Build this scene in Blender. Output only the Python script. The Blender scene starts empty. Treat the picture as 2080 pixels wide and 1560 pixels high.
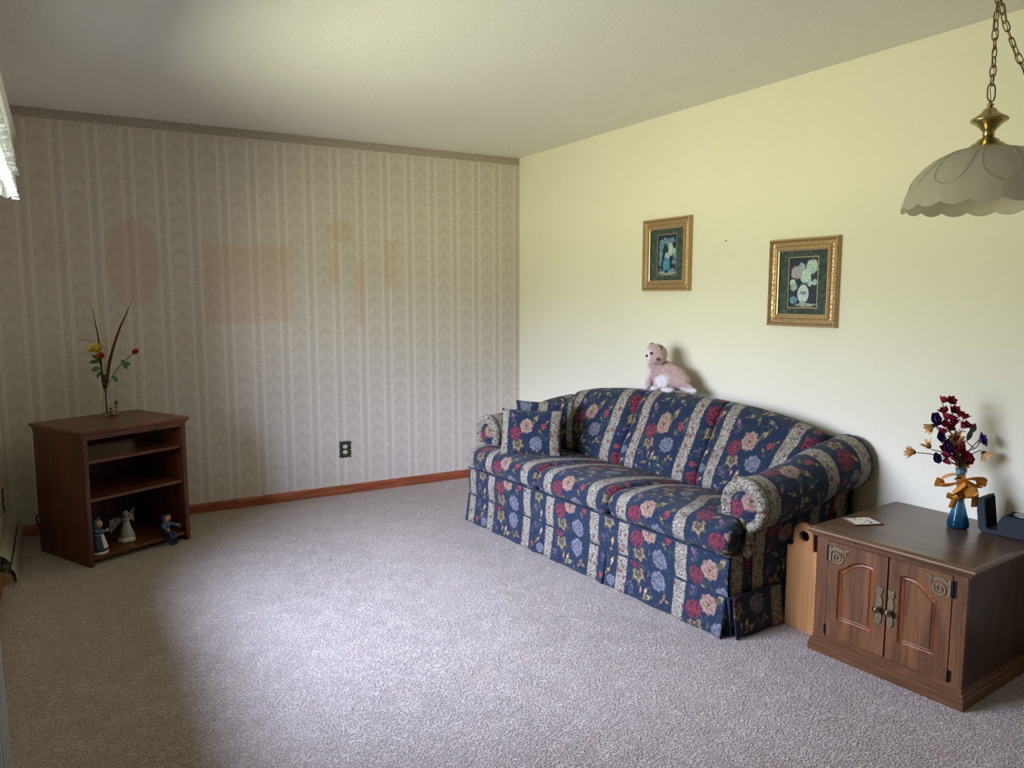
import bpy, bmesh, math, random
from math import sin, cos, pi, sqrt, atan2, radians
from mathutils import Vector, Matrix
random.seed(7)
C = bpy.context.scene.collection
SC = bpy.context.scene

# ------------------------------------------------------------------ camera, world, light, exposure
cd = bpy.data.cameras.new('camera'); cam = bpy.data.objects.new('camera', cd); C.objects.link(cam)
cam.location = (0, 0, 1.3897)
cam.rotation_euler = (radians(90 - 6.516), 0, radians(-30.552))
cd.sensor_width = 36; cd.lens = 36 * 1562 / 2080; cd.clip_start = 0.02
SC.camera = cam
SC.view_settings.view_transform = 'Standard'; SC.view_settings.look = 'None'
SC.view_settings.gamma = 1; SC.view_settings.use_curve_mapping = False
SC.view_settings.exposure = 1.0
SC.cycles.use_denoising = True
SC.cycles.max_bounces = 10; SC.cycles.diffuse_bounces = 6; SC.cycles.transparent_max_bounces = 12
SC.cycles.caustics_reflective = False; SC.cycles.caustics_refractive = False

def lin(h):
    h = h.lstrip('#'); r = [int(h[i:i+2], 16) / 255 for i in (0, 2, 4)]
    return tuple((c / 12.92 if c <= .04045 else ((c + .055) / 1.055) ** 2.4) for c in r) + (1,)

world = bpy.data.worlds.new('daylight'); SC.world = world; world.use_nodes = True
wt = world.node_tree; wn = wt.nodes; wn.clear()
wo = wn.new('ShaderNodeOutputWorld'); wb = wn.new('ShaderNodeBackground')
wc = wn.new('ShaderNodeTexCoord'); ws = wn.new('ShaderNodeSeparateXYZ'); wr = wn.new('ShaderNodeValToRGB')
wm = wn.new('ShaderNodeMapRange'); wm.inputs[1].default_value = -1; wm.inputs[2].default_value = 1
wt.links.new(wc.outputs['Generated'], ws.inputs[0]); wt.links.new(ws.outputs[2], wm.inputs[0])
wt.links.new(wm.outputs[0], wr.inputs[0]); wt.links.new(wr.outputs[0], wb.inputs[0]); wt.links.new(wb.outputs[0], wo.inputs[0])
cr = wr.color_ramp
WORLD = [(0.0, (.54, .56, .38)), (.47, (.74, .77, .50)), (.495, (.34, .40, .26)), (.53, (.46, .53, .48)),
         (.56, (.98, 1.06, 1.30)), (.75, (1.85, 2.15, 3.15)), (1.0, (2.1, 2.45, 3.7))]   # sunlit lawn, trees, hazy sky
cr.elements[0].position = 0; cr.elements[0].color = WORLD[0][1] + (1,)
cr.elements[1].position = 1; cr.elements[1].color = WORLD[-1][1] + (1,)
for p, c in WORLD[1:-1]:
    e = cr.elements.new(p); e.color = c + (1,)
wb.inputs[1].default_value = 9.0

WIN_Y0, WIN_Y1, WIN_Z0, WIN_Z1 = 1.92, 3.92, .66, 2.06
XL, XR, YB, YN, ZC = -0.31, 3.13, 5.19, -2.4, 2.44
def portal(loc, rot, sx, sy):
    ld = bpy.data.lights.new('window_portal', 'AREA'); ld.shape = 'RECTANGLE'; ld.size = sx; ld.size_y = sy
    ld.cycles.is_portal = True
    lo = bpy.data.objects.new('window_portal', ld); C.objects.link(lo); lo.location = loc; lo.rotation_euler = rot
portal((XL - .13, (WIN_Y0 + WIN_Y1) / 2, (WIN_Z0 + WIN_Z1) / 2), (0, radians(-90), 0), WIN_Z1 - WIN_Z0, WIN_Y1 - WIN_Y0)

# ------------------------------------------------------------------ node expression helper
class Mat:
    def __init__(s, name, rough=.6, spec=.5, metal=0.):
        s.m = bpy.data.materials.new(name); s.m.use_nodes = True; s.t = s.m.node_tree
        s.b = s.t.nodes['Principled BSDF']; s.out = s.t.nodes['Material Output']
        s.b.inputs['Roughness'].default_value = rough; s.b.inputs['Specular IOR Level'].default_value = spec
        s.b.inputs['Metallic'].default_value = metal
    def node(s, t, **k):
        n = s.t.nodes.new(t)
        for a, v in k.items(): setattr(n, a, v)
        return n
    def put(s, sock, v):
        if isinstance(v, X): s.t.links.new(v.s, sock)
        elif isinstance(v, tuple) and len(v) == 3 and sock.type == 'RGBA': sock.default_value = v + (1,)
        else: sock.default_value = v
    def math(s, op, *a):
        n = s.node('ShaderNodeMath', operation=op)
        for i, v in enumerate(a): s.put(n.inputs[i], v)
        return X(s, n.outputs[0])
    def coord(s, kind='Object'):
        n = s.node('ShaderNodeTexCoord'); return X(s, n.outputs[kind])
    def sep(s, v):
        n = s.node('ShaderNodeSeparateXYZ'); s.put(n.inputs[0], v); return [X(s, o) for o in n.outputs]
    def comb(s, x, y, z=0.):
        n = s.node('ShaderNodeCombineXYZ')
        for i, v in enumerate((x, y, z)): s.put(n.inputs[i], v)
        return X(s, n.outputs[0])
    def noise(s, v, scale=5., detail=2., rough=.5, dist=0.):
        n = s.node('ShaderNodeTexNoise'); s.put(n.inputs['Vector'], v); n.inputs['Scale'].default_value = scale
        n.inputs['Detail'].default_value = detail; n.inputs['Roughness'].default_value = rough; n.inputs['Distortion'].default_value = dist
        return X(s, n.outputs['Fac'])
    def vor(s, v, scale=5., feature='F1', out='Distance', rnd=1.):
        n = s.node('ShaderNodeTexVoronoi', feature=feature); s.put(n.inputs['Vector'], v)
        n.inputs['Scale'].default_value = scale; n.inputs['Randomness'].default_value = rnd
        return X(s, n.outputs[out])
    def mix(s, f, a, b):
        n = s.node('ShaderNodeMix', data_type='RGBA'); s.put(n.inputs[0], f)
        s.put(n.inputs[6], a); s.put(n.inputs[7], b); return X(s, n.outputs[2])
    def smooth(s, x, a, b):                       # 0 at a, 1 at b
        n = s.node('ShaderNodeMapRange', interpolation_type='SMOOTHSTEP')
        s.put(n.inputs[0], x)
        if a > b: n.inputs[1].default_value, n.inputs[2].default_value, n.inputs[3].default_value, n.inputs[4].default_value = b, a, 1., 0.
        else: n.inputs[1].default_value, n.inputs[2].default_value = a, b
        return X(s, n.outputs[0])
    def color(s, c): s.put(s.b.inputs['Base Color'], c); return s
    def bump(s, h, dist=.002, strength=1.):
        n = s.node('ShaderNodeBump'); n.inputs['Distance'].default_value = dist; n.inputs['Strength'].default_value = strength
        s.put(n.inputs['Height'], h); s.t.links.new(n.outputs[0], s.b.inputs['Normal']); return s
    def scale(s, v, sc):
        n = s.node('ShaderNodeVectorMath', operation='MULTIPLY'); s.put(n.inputs[0], v); n.inputs[1].default_value = sc
        return X(s, n.outputs[0])
class X:
    def __init__(s, m, sock): s.m = m; s.s = sock
    def __add__(a, b): return a.m.math('ADD', a, b)
    __radd__ = __add__
    def __sub__(a, b): return a.m.math('SUBTRACT', a, b)
    def __rsub__(a, b): return a.m.math('SUBTRACT', b, a)
    def __mul__(a, b): return a.m.math('MULTIPLY', a, b)
    __rmul__ = __mul__
    def __truediv__(a, b): return a.m.math('DIVIDE', a, b)
    def fr(a): return a.m.math('FRACT', a)
    def ab(a): return a.m.math('ABSOLUTE', a)
    def sn(a): return a.m.math('SINE', a)
    def sq(a): return a.m.math('SQRT', a)
    def mx(a, b): return a.m.math('MAXIMUM', a, b)
    def mn(a, b): return a.m.math('MINIMUM', a, b)
    def lt(a, b): return a.m.math('LESS_THAN', a, b)
    def gt(a, b): return a.m.math('GREATER_THAN', a, b)

def plain(name, col, rough=.6, spec=.5, metal=0., var=.12, sc=30., bump=0.):
    m = Mat(name, rough, spec, metal); c = lin(col)[:3]; o = m.coord()
    n = m.noise(o, sc, 3.)
    m.color(m.mix(n, tuple(v * (1 - var) for v in c), tuple(min(1, v * (1 + var)) for v in c)))
    if bump: m.bump(n, bump)
    return m.m

def wood(name, dark, light, axis='Z', rough=.38, sc=1., spec=.4, red=None):
    m = Mat(name, rough, spec); o = m.coord()
    st = {'X': (.12, 1, 1), 'Y': (1, .12, 1), 'Z': (1, 1, .12)}[axis]
    v = m.scale(o, st); n1 = m.noise(v, 9 * sc, 4., .6, 1.2); n2 = m.noise(v, 60 * sc, 3., .6); 
    st2 = {'X': (.02, 1, 1), 'Y': (1, .02, 1), 'Z': (1, 1, .02)}[axis]
    n3 = m.noise(m.scale(o, st2), 260 * sc, 2., .5)
    ring = ((n1 * 22.).sn() * .5 + .5)
    f = m.smooth(ring * .20 + n2 * .40 + n3 * .40, .22, .80)
    m.color(m.mix(f, lin(dark)[:3], lin(light)[:3])); m.bump(n3 * .5 + n2 * .5, .0004)
    return m.m

# ------------------------------------------------------------------ mesh helpers
def tag(o, label=None, cat=None, group=None, kind=None):
    if label: o['label'] = label
    if cat: o['category'] = cat
    if group: o['group'] = group
    if kind: o['kind'] = kind
    return o
def empty(name, loc, rz, label, cat, group=None, parent=None):
    o = bpy.data.objects.new(name, None); C.objects.link(o); o.location = loc; o.rotation_euler = (0, 0, rz)
    o.empty_display_size = .05
    return tag(o, label, cat, group)
def obj(name, bm, mat, parent=None, smooth=False, loc=None, rot=None):
    me = bpy.data.meshes.new(name)
    if isinstance(bm, bmesh.types.BMesh):
        bmesh.ops.recalc_face_normals(bm, faces=bm.faces)
        bm.to_mesh(me); bm.free()
    else: me = bm
    if mat: me.materials.clear(); me.materials.append(mat)
    if smooth:
        me.polygons.foreach_set('use_smooth', [True] * len(me.polygons))
    o = bpy.data.objects.new(name, me); C.objects.link(o)
    if parent: o.parent = parent
    if loc: o.location = loc
    if rot: o.rotation_euler = rot
    return o
def part(parent, name, bm, mat, smooth=False, loc=None, rot=None, label=None):
    o = obj(name, bm, mat, parent, smooth, loc, rot)
    if label: o['label'] = label
    return o
def autosmooth(o, ang=40):
    me = o.data; me.polygons.foreach_set('use_smooth', [True] * len(me.polygons))
    bm = bmesh.new(); bm.from_mesh(me)
    for e in bm.edges:
        if len(e.link_faces) == 2 and e.calc_face_angle(0) > radians(ang): e.smooth = False
    bm.to_mesh(me); bm.free(); return o
def box(bm, x0, x1, y0, y1, z0, z1, bev=0., seg=2, M=None):
    n = bmesh.new(); bmesh.ops.create_cube(n, size=1)
    for v in n.verts: v.co = Vector(((x0 + x1) / 2 + v.co.x * (x1 - x0), (y0 + y1) / 2 + v.co.y * (y1 - y0), (z0 + z1) / 2 + v.co.z * (z1 - z0)))
    if bev: bmesh.ops.bevel(n, geom=n.edges[:], offset=bev, segments=seg, affect='EDGES', profile=.5)
    if M: bmesh.ops.transform(n, matrix=M, verts=n.verts)
    join(bm, n); return bm
def join(bm, n):
    me = bpy.data.meshes.new('tmp'); n.to_mesh(me); n.free(); bm.from_mesh(me); bpy.data.meshes.remove(me)
def B(*a, **k): return box(bmesh.new(), *a, **k)
def lathe(prof, seg=32, bm=None, c=(0, 0, 0), f=None):
    bm = bm or bmesh.new(); rows = []
    for r, z in prof:
        if r < 1e-6: rows.append([bm.verts.new((c[0], c[1], c[2] + z))])
        else:
            row = []
            for i in range(seg):
                a = 2 * pi * i / seg; rr, zz = (r, z) if not f else f(r, z, a)
                row.append(bm.verts.new((c[0] + rr * cos(a), c[1] + rr * sin(a), c[2] + zz)))
            rows.append(row)
    for A, D in zip(rows, rows[1:]):
        for i in range(seg):
            j = (i + 1) % seg
            if len(A) == 1 and len(D) == 1: continue
            if len(A) == 1: bm.faces.new((A[0], D[j], D[i]))
            elif len(D) == 1: bm.faces.new((A[i], A[j], D[0]))
            else: bm.faces.new((A[i], A[j], D[j], D[i]))
    return bm
def tube(pts, rad, seg=8, bm=None, closed=False, flat=1.):
    bm = bm or bmesh.new(); P = [Vector(p) for p in pts]; n = len(P); R = rad if isinstance(rad, (list, tuple)) else [rad] * n
    rows = []; up = None
    for i, p in enumerate(P):
        if closed: t = P[(i + 1) % n] - P[i - 1]
        else: t = P[min(i + 1, n - 1)] - P[max(i - 1, 0)]
        t.normalize()
        if up is None:
            up = Vector((0, 0, 1)) if abs(t.z) < .9 else Vector((1, 0, 0))
        s = t.cross(up); s.normalize(); up = s.cross(t)
        rows.append([bm.verts.new(p + (s * cos(2 * pi * k / seg) + up * sin(2 * pi * k / seg) * flat) * R[i]) for k in range(seg)])
    for i in range(n if closed else n - 1):
        A, D = rows[i], rows[(i + 1) % n]
        for k in range(seg): bm.faces.new((A[k], A[(k + 1) % seg], D[(k + 1) % seg], D[k]))
    if not closed:
        bm.faces.new(rows[0][::-1]); bm.faces.new(rows[-1])
    return bm
def curve_pts(P, n=12):                        # Catmull-Rom through the points
    P = [Vector(p) for p in P]; Q = [P[0] * 2 - P[1]] + P + [P[-1] * 2 - P[-2]]; out = []
    for i in range(1, len(Q) - 2):
        for k in range(n):
            t = k / n; a, b, c, d = Q[i-1], Q[i], Q[i+1], Q[i+2]
            out.append(.5 * ((2*b) + (c-a)*t + (2*a-5*b+4*c-d)*t*t + (3*b-a-3*c+d)*t**3))
    out.append(P[-1]); return out
def grid(f, nu, nv, uvf=None, closeu=False, closev=False, bm=None):
    """f(a, b) -> position for a, b in 0..1; uvf(a, b) -> uv in metres"""
    bm = bm or bmesh.new(); uvl = bm.loops.layers.uv.verify()
    V = [[bm.verts.new(f(i / nu, j / nv)) for j in range(nv + (0 if closev else 1))] for i in range(nu + (0 if closeu else 1))]
    for i in range(nu):
        for j in range(nv):
            i2 = (i + 1) % len(V); j2 = (j + 1) % len(V[0])
            fc = bm.faces.new((V[i][j], V[i2][j], V[i2][j2], V[i][j2]))
            if uvf:
                for lp, (a, b) in zip(fc.loops, ((i, j), (i+1, j), (i+1, j+1), (i, j+1))): lp[uvl].uv = uvf(a / nu, b / nv)
    return bm
def prism(poly, z0, z1, bm=None, M=None, bev=0.):
    """polygon in the xz plane (x, z), extruded along y from z0 to z1"""
    n = bmesh.new(); vs = [n.verts.new((p[0], z0, p[1])) for p in poly]; f = n.faces.new(vs)
    r = bmesh.ops.extrude_face_region(n, geom=[f])
    for v in r['geom']:
        if isinstance(v, bmesh.types.BMVert): v.co.y = z1
    bmesh.ops.recalc_face_normals(n, faces=n.faces)
    if bev: bmesh.ops.bevel(n, geom=[e for e in n.edges if e.calc_face_angle(0) > .8], offset=bev, segments=2, affect='EDGES')
    if M: bmesh.ops.transform(n, matrix=M, verts=n.verts)
    if bm is None: return n
    join(bm, n); return bm
def ellipsoid(bm, c, r, rot=None, sub=2):
    M = Matrix.Translation(c) @ (rot.to_4x4() if rot else Matrix()) @ Matrix.Diagonal((*r, 1))
    bmesh.ops.create_icosphere(bm, subdivisions=sub, radius=1, matrix=M); return bm
def boxuv(o, s0=0., t0=0., ax=None):
    me = o.data; uv = me.uv_layers.get('UVMap') or me.uv_layers.new(name='UVMap')
    for p in me.polygons:
        n = p.normal; a = max(range(3), key=lambda i: abs(n[i]))
        for li in p.loop_indices:
            c = me.vertices[me.loops[li].vertex_index].co
            q = (c.y, c.z) if a == 0 else ((c.x, c.z) if a == 1 else (c.x, c.y))
            uv.data[li].uv = (q[0] + s0, q[1] + t0)
def lerp(a, b, t): return a + (b - a) * t
def interp(tab, x):
    if x <= tab[0][0]: return tab[0][1]
    for (x0, y0), (x1, y1) in zip(tab, tab[1:]):
        if x <= x1:
            t = (x - x0) / (x1 - x0); return lerp(y0, y1, t)
    return tab[-1][1]
def smoothi(tab, x, h=.06): return sum(interp(tab, x + h * k / 3) for k in range(-3, 4)) / 7

# ------------------------------------------------------------------ materials of the room
def mat_wallpaper():
    m = Mat('striped_wallpaper', .75, .25); x, y, z = m.sep(m.coord())
    P = .18; u = ((x - 1.455) / P).fr() * P
    def line(c, w, s=.0012): return m.smooth((u - c).ab(), w / 2 + s, w / 2 - s)
    lines = line(.002, .0048) + line(.0125, .0045) + line(.0590, .0045) + line(.0695, .0048) + line(.021, .0015) * .5 + line(.051, .0015) * .5
    d = (u - .126).ab(); inz = m.smooth(d, .054, .050)
    v = z + d * 1.05 + m.noise(m.comb(x * 120., z * 120.), 1., 1.) * .003
    stroke = m.smooth(((v / .0155).fr() - .5).ab(), .17, .32)
    big = m.smooth(((v / .102).fr() - .5).ab(), .0, .45) * .75 + .25
    chev = stroke * big * inz
    mid = m.smooth((d - .0018).ab(), .0014, .0006) * m.smooth(((z / .0051).fr()), .25, .45) * inz
    zig = ((z / .102).fr() - .25).ab(); zig2 = ((z / .102).fr() - .75).ab()
    def dot(cx, zf): 
        a = (u - cx) / .0042; b = zf * .102 / .006
        return m.smooth(a * a + b * b, 1., .5)
    dots = dot(.029, zig) + dot(.043, zig2)
    fine = ((x * 2 * pi / .0026).sn() * .5 + .5) * m.smooth(((u - .126).ab()), .05, .053)
    weave = m.noise(m.comb(x * 900., 0., z * 300.), 1., 1.)
    f = (lines * .75 + chev * .40 + dots * .7 + fine * .07 + weave * .12 + inz * .03).mn(1.) - mid * .25
    body = m.mix(f.mx(0.), lin('#beb4aa')[:3], lin('#efe8de')[:3])
    # border strip under the ceiling
    zb = z - 2.380; dg = ((x * .7 + z) / .026).fr(); bd = m.smooth((dg - .5).ab(), .12, .3) * m.smooth(m.noise(m.comb(x * 60., z * 60.), 1., 2.), .4, .62)
    rail = m.smooth((zb).ab(), .006, .003)
    bcol = m.mix((bd * .4 + rail).mn(1.), lin('#a69b90')[:3], lin('#cfc6ba')[:3])
    body = m.mix(m.smooth(zb, -.006, -.005), body, bcol)
    # patches where pictures and shelves hung: faintly pink, old paste
    nz = m.noise(m.comb(x, z), 9., 2.) * .035 - .0175
    def rect(x0, x1, z0, z1, s=.018):
        a = ((x + nz - (x0 + x1) / 2).ab() - (x1 - x0) / 2); b = ((z + nz - (z0 + z1) / 2).ab() - (z1 - z0) / 2)
        return m.smooth(a, s, -s) * m.smooth(b, s, -s)
    def ell(cx, cz, rx, rz):
        a = (x + nz - cx) / rx; b = (z + nz - cz) / rz; return m.smooth(a * a + b * b, 1.15, .8)
    st = rect(.815, 1.36, 1.22, 1.72).mx(ell(.42, 1.59, .15, .26)).mx(ell(1.70, 1.83, .10, .075)).mx(rect(1.80, 1.865, 1.19, 1.62))
    st = st.mx(rect(1.62, 1.68, 1.47, 1.72)).mx(rect(2.02, 2.10, 1.45, 1.78)).mx(ell(.02, 1.66, .07, .13) * .6)
    body = m.mix(st * .25, body, lin('#c48d66')[:3])
    m.color(body); m.bump(weave * .4 + f, .0004); return m.m
def mat_paint(name, col, bump=.0008, sc=220., rough=.7):
    m = Mat(name, rough, .25); o = m.coord(); c = lin(col)[:3]
    n = m.noise(o, sc, 3.); g = m.noise(o, 1.3, 2.)
    m.color(m.mix(g, tuple(v * .965 for v in c), tuple(min(1, v * 1.03) for v in c))); m.bump(n, bump); return m.m
def mat_carpet():
    m = Mat('cut_pile_carpet', .95, .1); o = m.coord(); x, y, z = m.sep(o)
    v = m.comb(x, y, 0.)
    a = m.noise(v, 130., 3., .65, .6); b = m.noise(v, 420., 2., .6); c = m.noise(v, 9., 4., .6, .4); e = m.noise(m.scale(v, (1., .45, 1.)), 2.2, 3.)
    w = m.vor(m.comb(x + b * .004, y + a * .006), 150., 'F1')
    f = m.smooth(a * .42 + b * .22 + (w * .9).mn(1.) * .36, .28, .66)
    g = m.smooth(c, .3, .7); k = m.smooth(e, .3, .7)
    base = m.mix(f, lin('#755f50')[:3], lin('#e0cfc1')[:3])
    base = m.mix(g * .34, base, lin('#877365')[:3]); base = m.mix(k * .22, base, lin('#d8c4b8')[:3])
    pk = m.smooth(m.noise(v, 5.2, 2.), .60, .72); base = m.mix(pk * .12, base, lin('#c48f7a')[:3])
    m.color(base); m.bump(a * .5 + b * .25 + w * .5 + c * .4, .015, 1.)
    m.b.inputs['Sheen Weight'].default_value = .35; m.b.inputs['Sheen Roughness'].default_value = .4
    return m.m
M_wp = mat_wallpaper(); M_cream = mat_paint('cream_wall_paint', '#ece7d4'); M_ceil = mat_paint('white_ceiling_paint', '#e6e4df', .0025, 90.)
M_carpet = mat_carpet()
M_base = wood('stained_baseboard_wood', '#7c3f26', '#b06440', 'X', .42)
M_basey = wood('stained_baseboard_wood_side', '#7c3f26', '#b06440', 'Y', .42)
M_white = plain('white_enamel', '#d8d6cf', .4, .5, 0, .03)
M_heater = plain('cream_heater_metal', '#b6b09a', .4, .5, .0, .05)
M_black = plain('black_plastic', '#141414', .5)
M_out = plain('exterior_siding', '#b9b6ae', .7)

def struct(name, bm, mat, parent=None): 
    o = obj(name, bm, mat, parent)
    if not parent: o['kind'] = 'structure'
    return o
struct('floor', B(XL - .2, XR + .2, YN - .2, YB + .2, -.1, 0), M_carpet)
struct('ceiling', B(XL - .2, XR + .2, YN - .2, YB + .2, ZC, ZC + .12), M_ceil)
struct('wall_back', B(XL - .2, XR + .2, YB, YB + .15, -.05, ZC + .02), M_wp)
struct('wall_right', B(XR, XR + .15, YN - .2, YB, -.05, ZC + .02), M_cream)
b = B(XL - .15, XL, YN - .2, WIN_Y0, -.05, ZC + .02); box(b, XL - .15, XL, WIN_Y1, YB, -.05, ZC + .02)
box(b, XL - .15, XL, WIN_Y0, WIN_Y1, -.05, WIN_Z0); box(b, XL - .15, XL, WIN_Y0, WIN_Y1, WIN_Z1, ZC + .02)
struct('wall_left', b, M_cream)
b = B(XL - .15, XR, YN - .15, YN, -.05, ZC + .02)
struct('wall_near', b, M_cream)
struct('trim_1', B(XL - .90, XL - .15, YN - .5, YB + .5, 2.30, 2.42), M_out)        # roof overhang outside the window

glass = Mat('window_glass', .02, .5); gt = glass.t
tr = glass.node('ShaderNodeBsdfTransparent'); gl = glass.node('ShaderNodeBsdfGlossy'); gl.inputs['Roughness'].default_value = .01
mx = glass.node('ShaderNodeMixShader'); fre = glass.node('ShaderNodeFresnel'); fre.inputs[0].default_value = 1.3
gt.links.new(fre.outputs[0], mx.inputs[0]); gt.links.new(tr.outputs[0], mx.inputs[1]); gt.links.new(gl.outputs[0], mx.inputs[2])
gt.links.new(mx.outputs[0], glass.out.inputs[0]); M_wglass = glass.m
def window(name, M, w, h, n):
    t = bpy.data.objects.new(name, None); C.objects.link(t); t.matrix_world = M; t['kind'] = 'structure'
    b = bmesh.new(); f = .05
    box(b, -w/2, w/2, -.05, .03, 0, f, .004); box(b, -w/2, w/2, -.05, .03, h - f, h, .004)
    box(b, -w/2, -w/2 + f, -.05, .03, f, h - f, .004); box(b, w/2 - f, w/2, -.05, .03, f, h - f, .004)
    obj('window_frame', b, M_white, t)
    obj('window_sill', B(-w/2 - .05, w/2 + .05, .0, .10, -.03, -.001, .005), M_white, t)
    for i in range(1, n):
        x = -w/2 + w * i / n; obj('mullion', B(x - .02, x + .02, -.04, .02, f, h - f, .003), M_white, t)
    for i in range(n):
        x0 = -w/2 + w * i / n; obj('window_pane', B(x0 + .03, x0 + w/n - .03, -.014, -.010, f - .01, h - f + .01), M_wglass, t)
    return t
window('window_1', Matrix.Translation((XL - .07, (WIN_Y0 + WIN_Y1) / 2, WIN_Z0)) @ Matrix.Rotation(radians(-90), 4, 'Z'), WIN_Y1 - WIN_Y0, WIN_Z1 - WIN_Z0, 1)

def baseboard(name, p0, p1, nrm, mat, h=.062, t=.014):
    """prismatic skirting with a rounded top from p0 to p1, growing towards nrm"""
    b = bmesh.new(); prof = [(0, 0), (t, 0), (t, h * .72), (t * .8, h * .9), (t * .35, h), (0, h)]
    A = Vector(p0); D = Vector(p1); N = Vector(nrm)
    r = [[b.verts.new(Q + N * a + Vector((0, 0, z))) for a, z in prof] for Q in (A, D)]
    for i in range(len(prof)): j = (i + 1) % len(prof); b.faces.new((r[0][i], r[0][j], r[1][j], r[1][i]))
    b.faces.new(r[0][::-1]); b.faces.new(r[1])
    return struct(name, b, mat)
baseboard('baseboard_back', (XL, YB, 0), (XR, YB, 0), (0, -1, 0), M_base)
baseboard('baseboard_right', (XR, YN, 0), (XR, YB - .015, 0), (-1, 0, 0), M_basey)
baseboard('baseboard_left', (XL, YN, 0), (XL, 4.30, 0), (1, 0, 0), M_basey)
baseboard('baseboard_near', (XL, YN, 0), (XR, YN, 0), (0, 1, 0), M_base)

# ------------------------------------------------------------------ floral stripe upholstery
def mat_floral(name, dim=1.):
    m = Mat(name, .82, .18); uv = m.coord('UV'); s0, t0, _ = m.sep(uv)
    nv = m.noise(uv, 34., 2.); nv2 = m.noise(m.scale(uv, (1., 1., 1.)), 120., 2.)
    s = s0 + (nv - .5) * .010 + (m.noise(m.comb(t0 + 1.7, s0 + 4.), 110., 2.) - .5) * .007; t = t0 + (m.noise(m.comb(t0 + 3.1, s0), 34., 2.) - .5) * .010 + (m.noise(m.comb(s0 + 7.3, t0), 110., 2.) - .5) * .007
    P, Q = .575, .34
    x = ((s - .225 + 5.75) / P).fr() * P; y = ((t + 3.4) / Q).fr() * Q
    col = m.mix(nv2, lin('#13202f')[:3], lin('#1f304b')[:3])
    # muted background foliage: brush strokes in green and brown
    br = m.noise(m.comb(s0 * 60., t0 * 26.), 1., 3., .6, 1.5)
    zone = m.smooth(m.noise(m.comb(s0 + 9., t0), 15., 2.), .50, .60)
    col = m.mix(m.smooth(br, .53, .57) * zone * .75, col, lin('#3f4b44')[:3])
    col = m.mix(m.smooth(br, .61, .65) * zone * .85, col, lin('#6f654f')[:3])
    br2 = m.noise(m.comb(s0 * 44. + 5., t0 * 70.), 1., 3., .6, 1.2)
    col = m.mix(m.smooth(br2, .64, .68) * m.smooth(zone, .9, .1) * .6, col, lin('#54505c')[:3])
    pn = m.noise(m.comb(s0 + 2.3, t0 + 1.1), 75., 3., .6)
    def petals(dx, dy, r, n, ph, rings):
        a = m.math('ARCTAN2', dy, dx); d = (dx * dx + dy * dy).sq()
        R = ((a * float(n + 3) + ph).sn() * .055 + (a * 2. + ph * 3.).sn() * .05 + 1.) * r
        rel = d / R * ((pn - .5) * .55 + 1.)
        sh = ((rel * (rings * .8) + (a * 3. + ph).sn() * 1.5 + (pn - .5) * 9. + (a * float(n) + rel * 3.).sn() * .8).sn() * .5 + .5)
        return m.smooth(rel, 1., .93), sh, rel
    def rose(cx, cy, r, c_dark, c_mid, c_light, n=5, ph=0., rings=13., centre=None, aspect=1.):
        nonlocal col
        dx = x - cx; dy = (y - cy) * aspect
        k, sh, rel = petals(dx, dy, r, n, ph, rings)
        c = m.mix(m.smooth(sh, .0, .6) * .7 + .3, lin(c_dark)[:3], lin(c_mid)[:3]); c = m.mix(m.smooth(sh, .65, 1.) * .55, c, lin(c_light)[:3])
        if centre: c = m.mix(m.smooth(rel, .22, .12), c, lin(centre)[:3])
        col = m.mix(k, col, c)
    def peony(cx, cy, r, ph=0., top=True):
        nonlocal col
        dx = x - cx; dy = y - cy; k, sh, rel = petals(dx, dy, r, 7, ph, 9.)
        w = m.noise(m.comb(s0 * 210., t0 * 210.), 1., 1.)
        c = m.mix(m.smooth(sh, .2, .7), lin('#3c0f20')[:3], lin('#6e2234')[:3]); c = m.mix(m.smooth(w, .56, .64), c, lin('#9a5f6a')[:3])
        col = m.mix(k, col, c)
    def leaf(cx, cy, L, W, ang, c1, c2):
        nonlocal col
        ca, sa = cos(ang), sin(ang); dx = x - cx; dy = y - cy
        a = (dx * ca + dy * sa) / L; b = (dy * ca - dx * sa) / W
        k = m.smooth(a * a + b.ab() + (pn - .5) * 1.1, 1., .86)
        vein = m.smooth(((a * 6. + b.ab() * 2.).sn()), .2, .8)
        col = m.mix(k, col, m.mix(vein, lin(c1)[:3], lin(c2)[:3]))
    def maple(cx, cy, r, ang, c1='#544937', c2='#8b7d64'):
        for da, l in ((0, 1.), (.85, .85), (-.85, .85), (1.7, .6), (-1.7, .6)):
            a = ang + da; leaf(cx + cos(a) * r * .5 * l, cy + sin(a) * r * .5 * l, r * .60 * l, r * .22, a, c1, c2)
    def spray(cx, cy, rx, ry, ang, c, sc=95., th=.42):
        nonlocal col
        ca, sa = cos(ang), sin(ang); dx = x - cx; dy = y - cy
        a = (dx * ca + dy * sa) / rx; b = (dy * ca - dx * sa) / ry
        k = m.smooth(a * a + b * b, 1., .7); v = m.vor(m.comb(s0, t0), sc)
        col = m.mix(k * m.smooth(v, th + .08, th - .05), col, lin(c)[:3])
    # wide band .075-.365 ; y grows upwards
    leaf(.15, .325, .035, .010, .5, '#4c4a3a', '#8d8264'); leaf(.20, .318, .03, .009, 1.9, '#4c4a3a', '#7f7658'); leaf(.27, .325, .04, .010, 2.7, '#3f4a44', '#8d8264')
    leaf(.265, .265, .045, .014, 1.0, '#514b38', '#8d8264'); leaf(.10, .285, .028, .009, 2.2, '#6a4458', '#8d7286')
    spray(.115, .262, .030, .016, 1.2, '#64505f')
    rose(.205, .222, .044, '#6c5348', '#907364', '#ab8f79', 5, .6, 14., '#4a4438', .95)
    peony(.128, .180, .042, .4)
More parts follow.
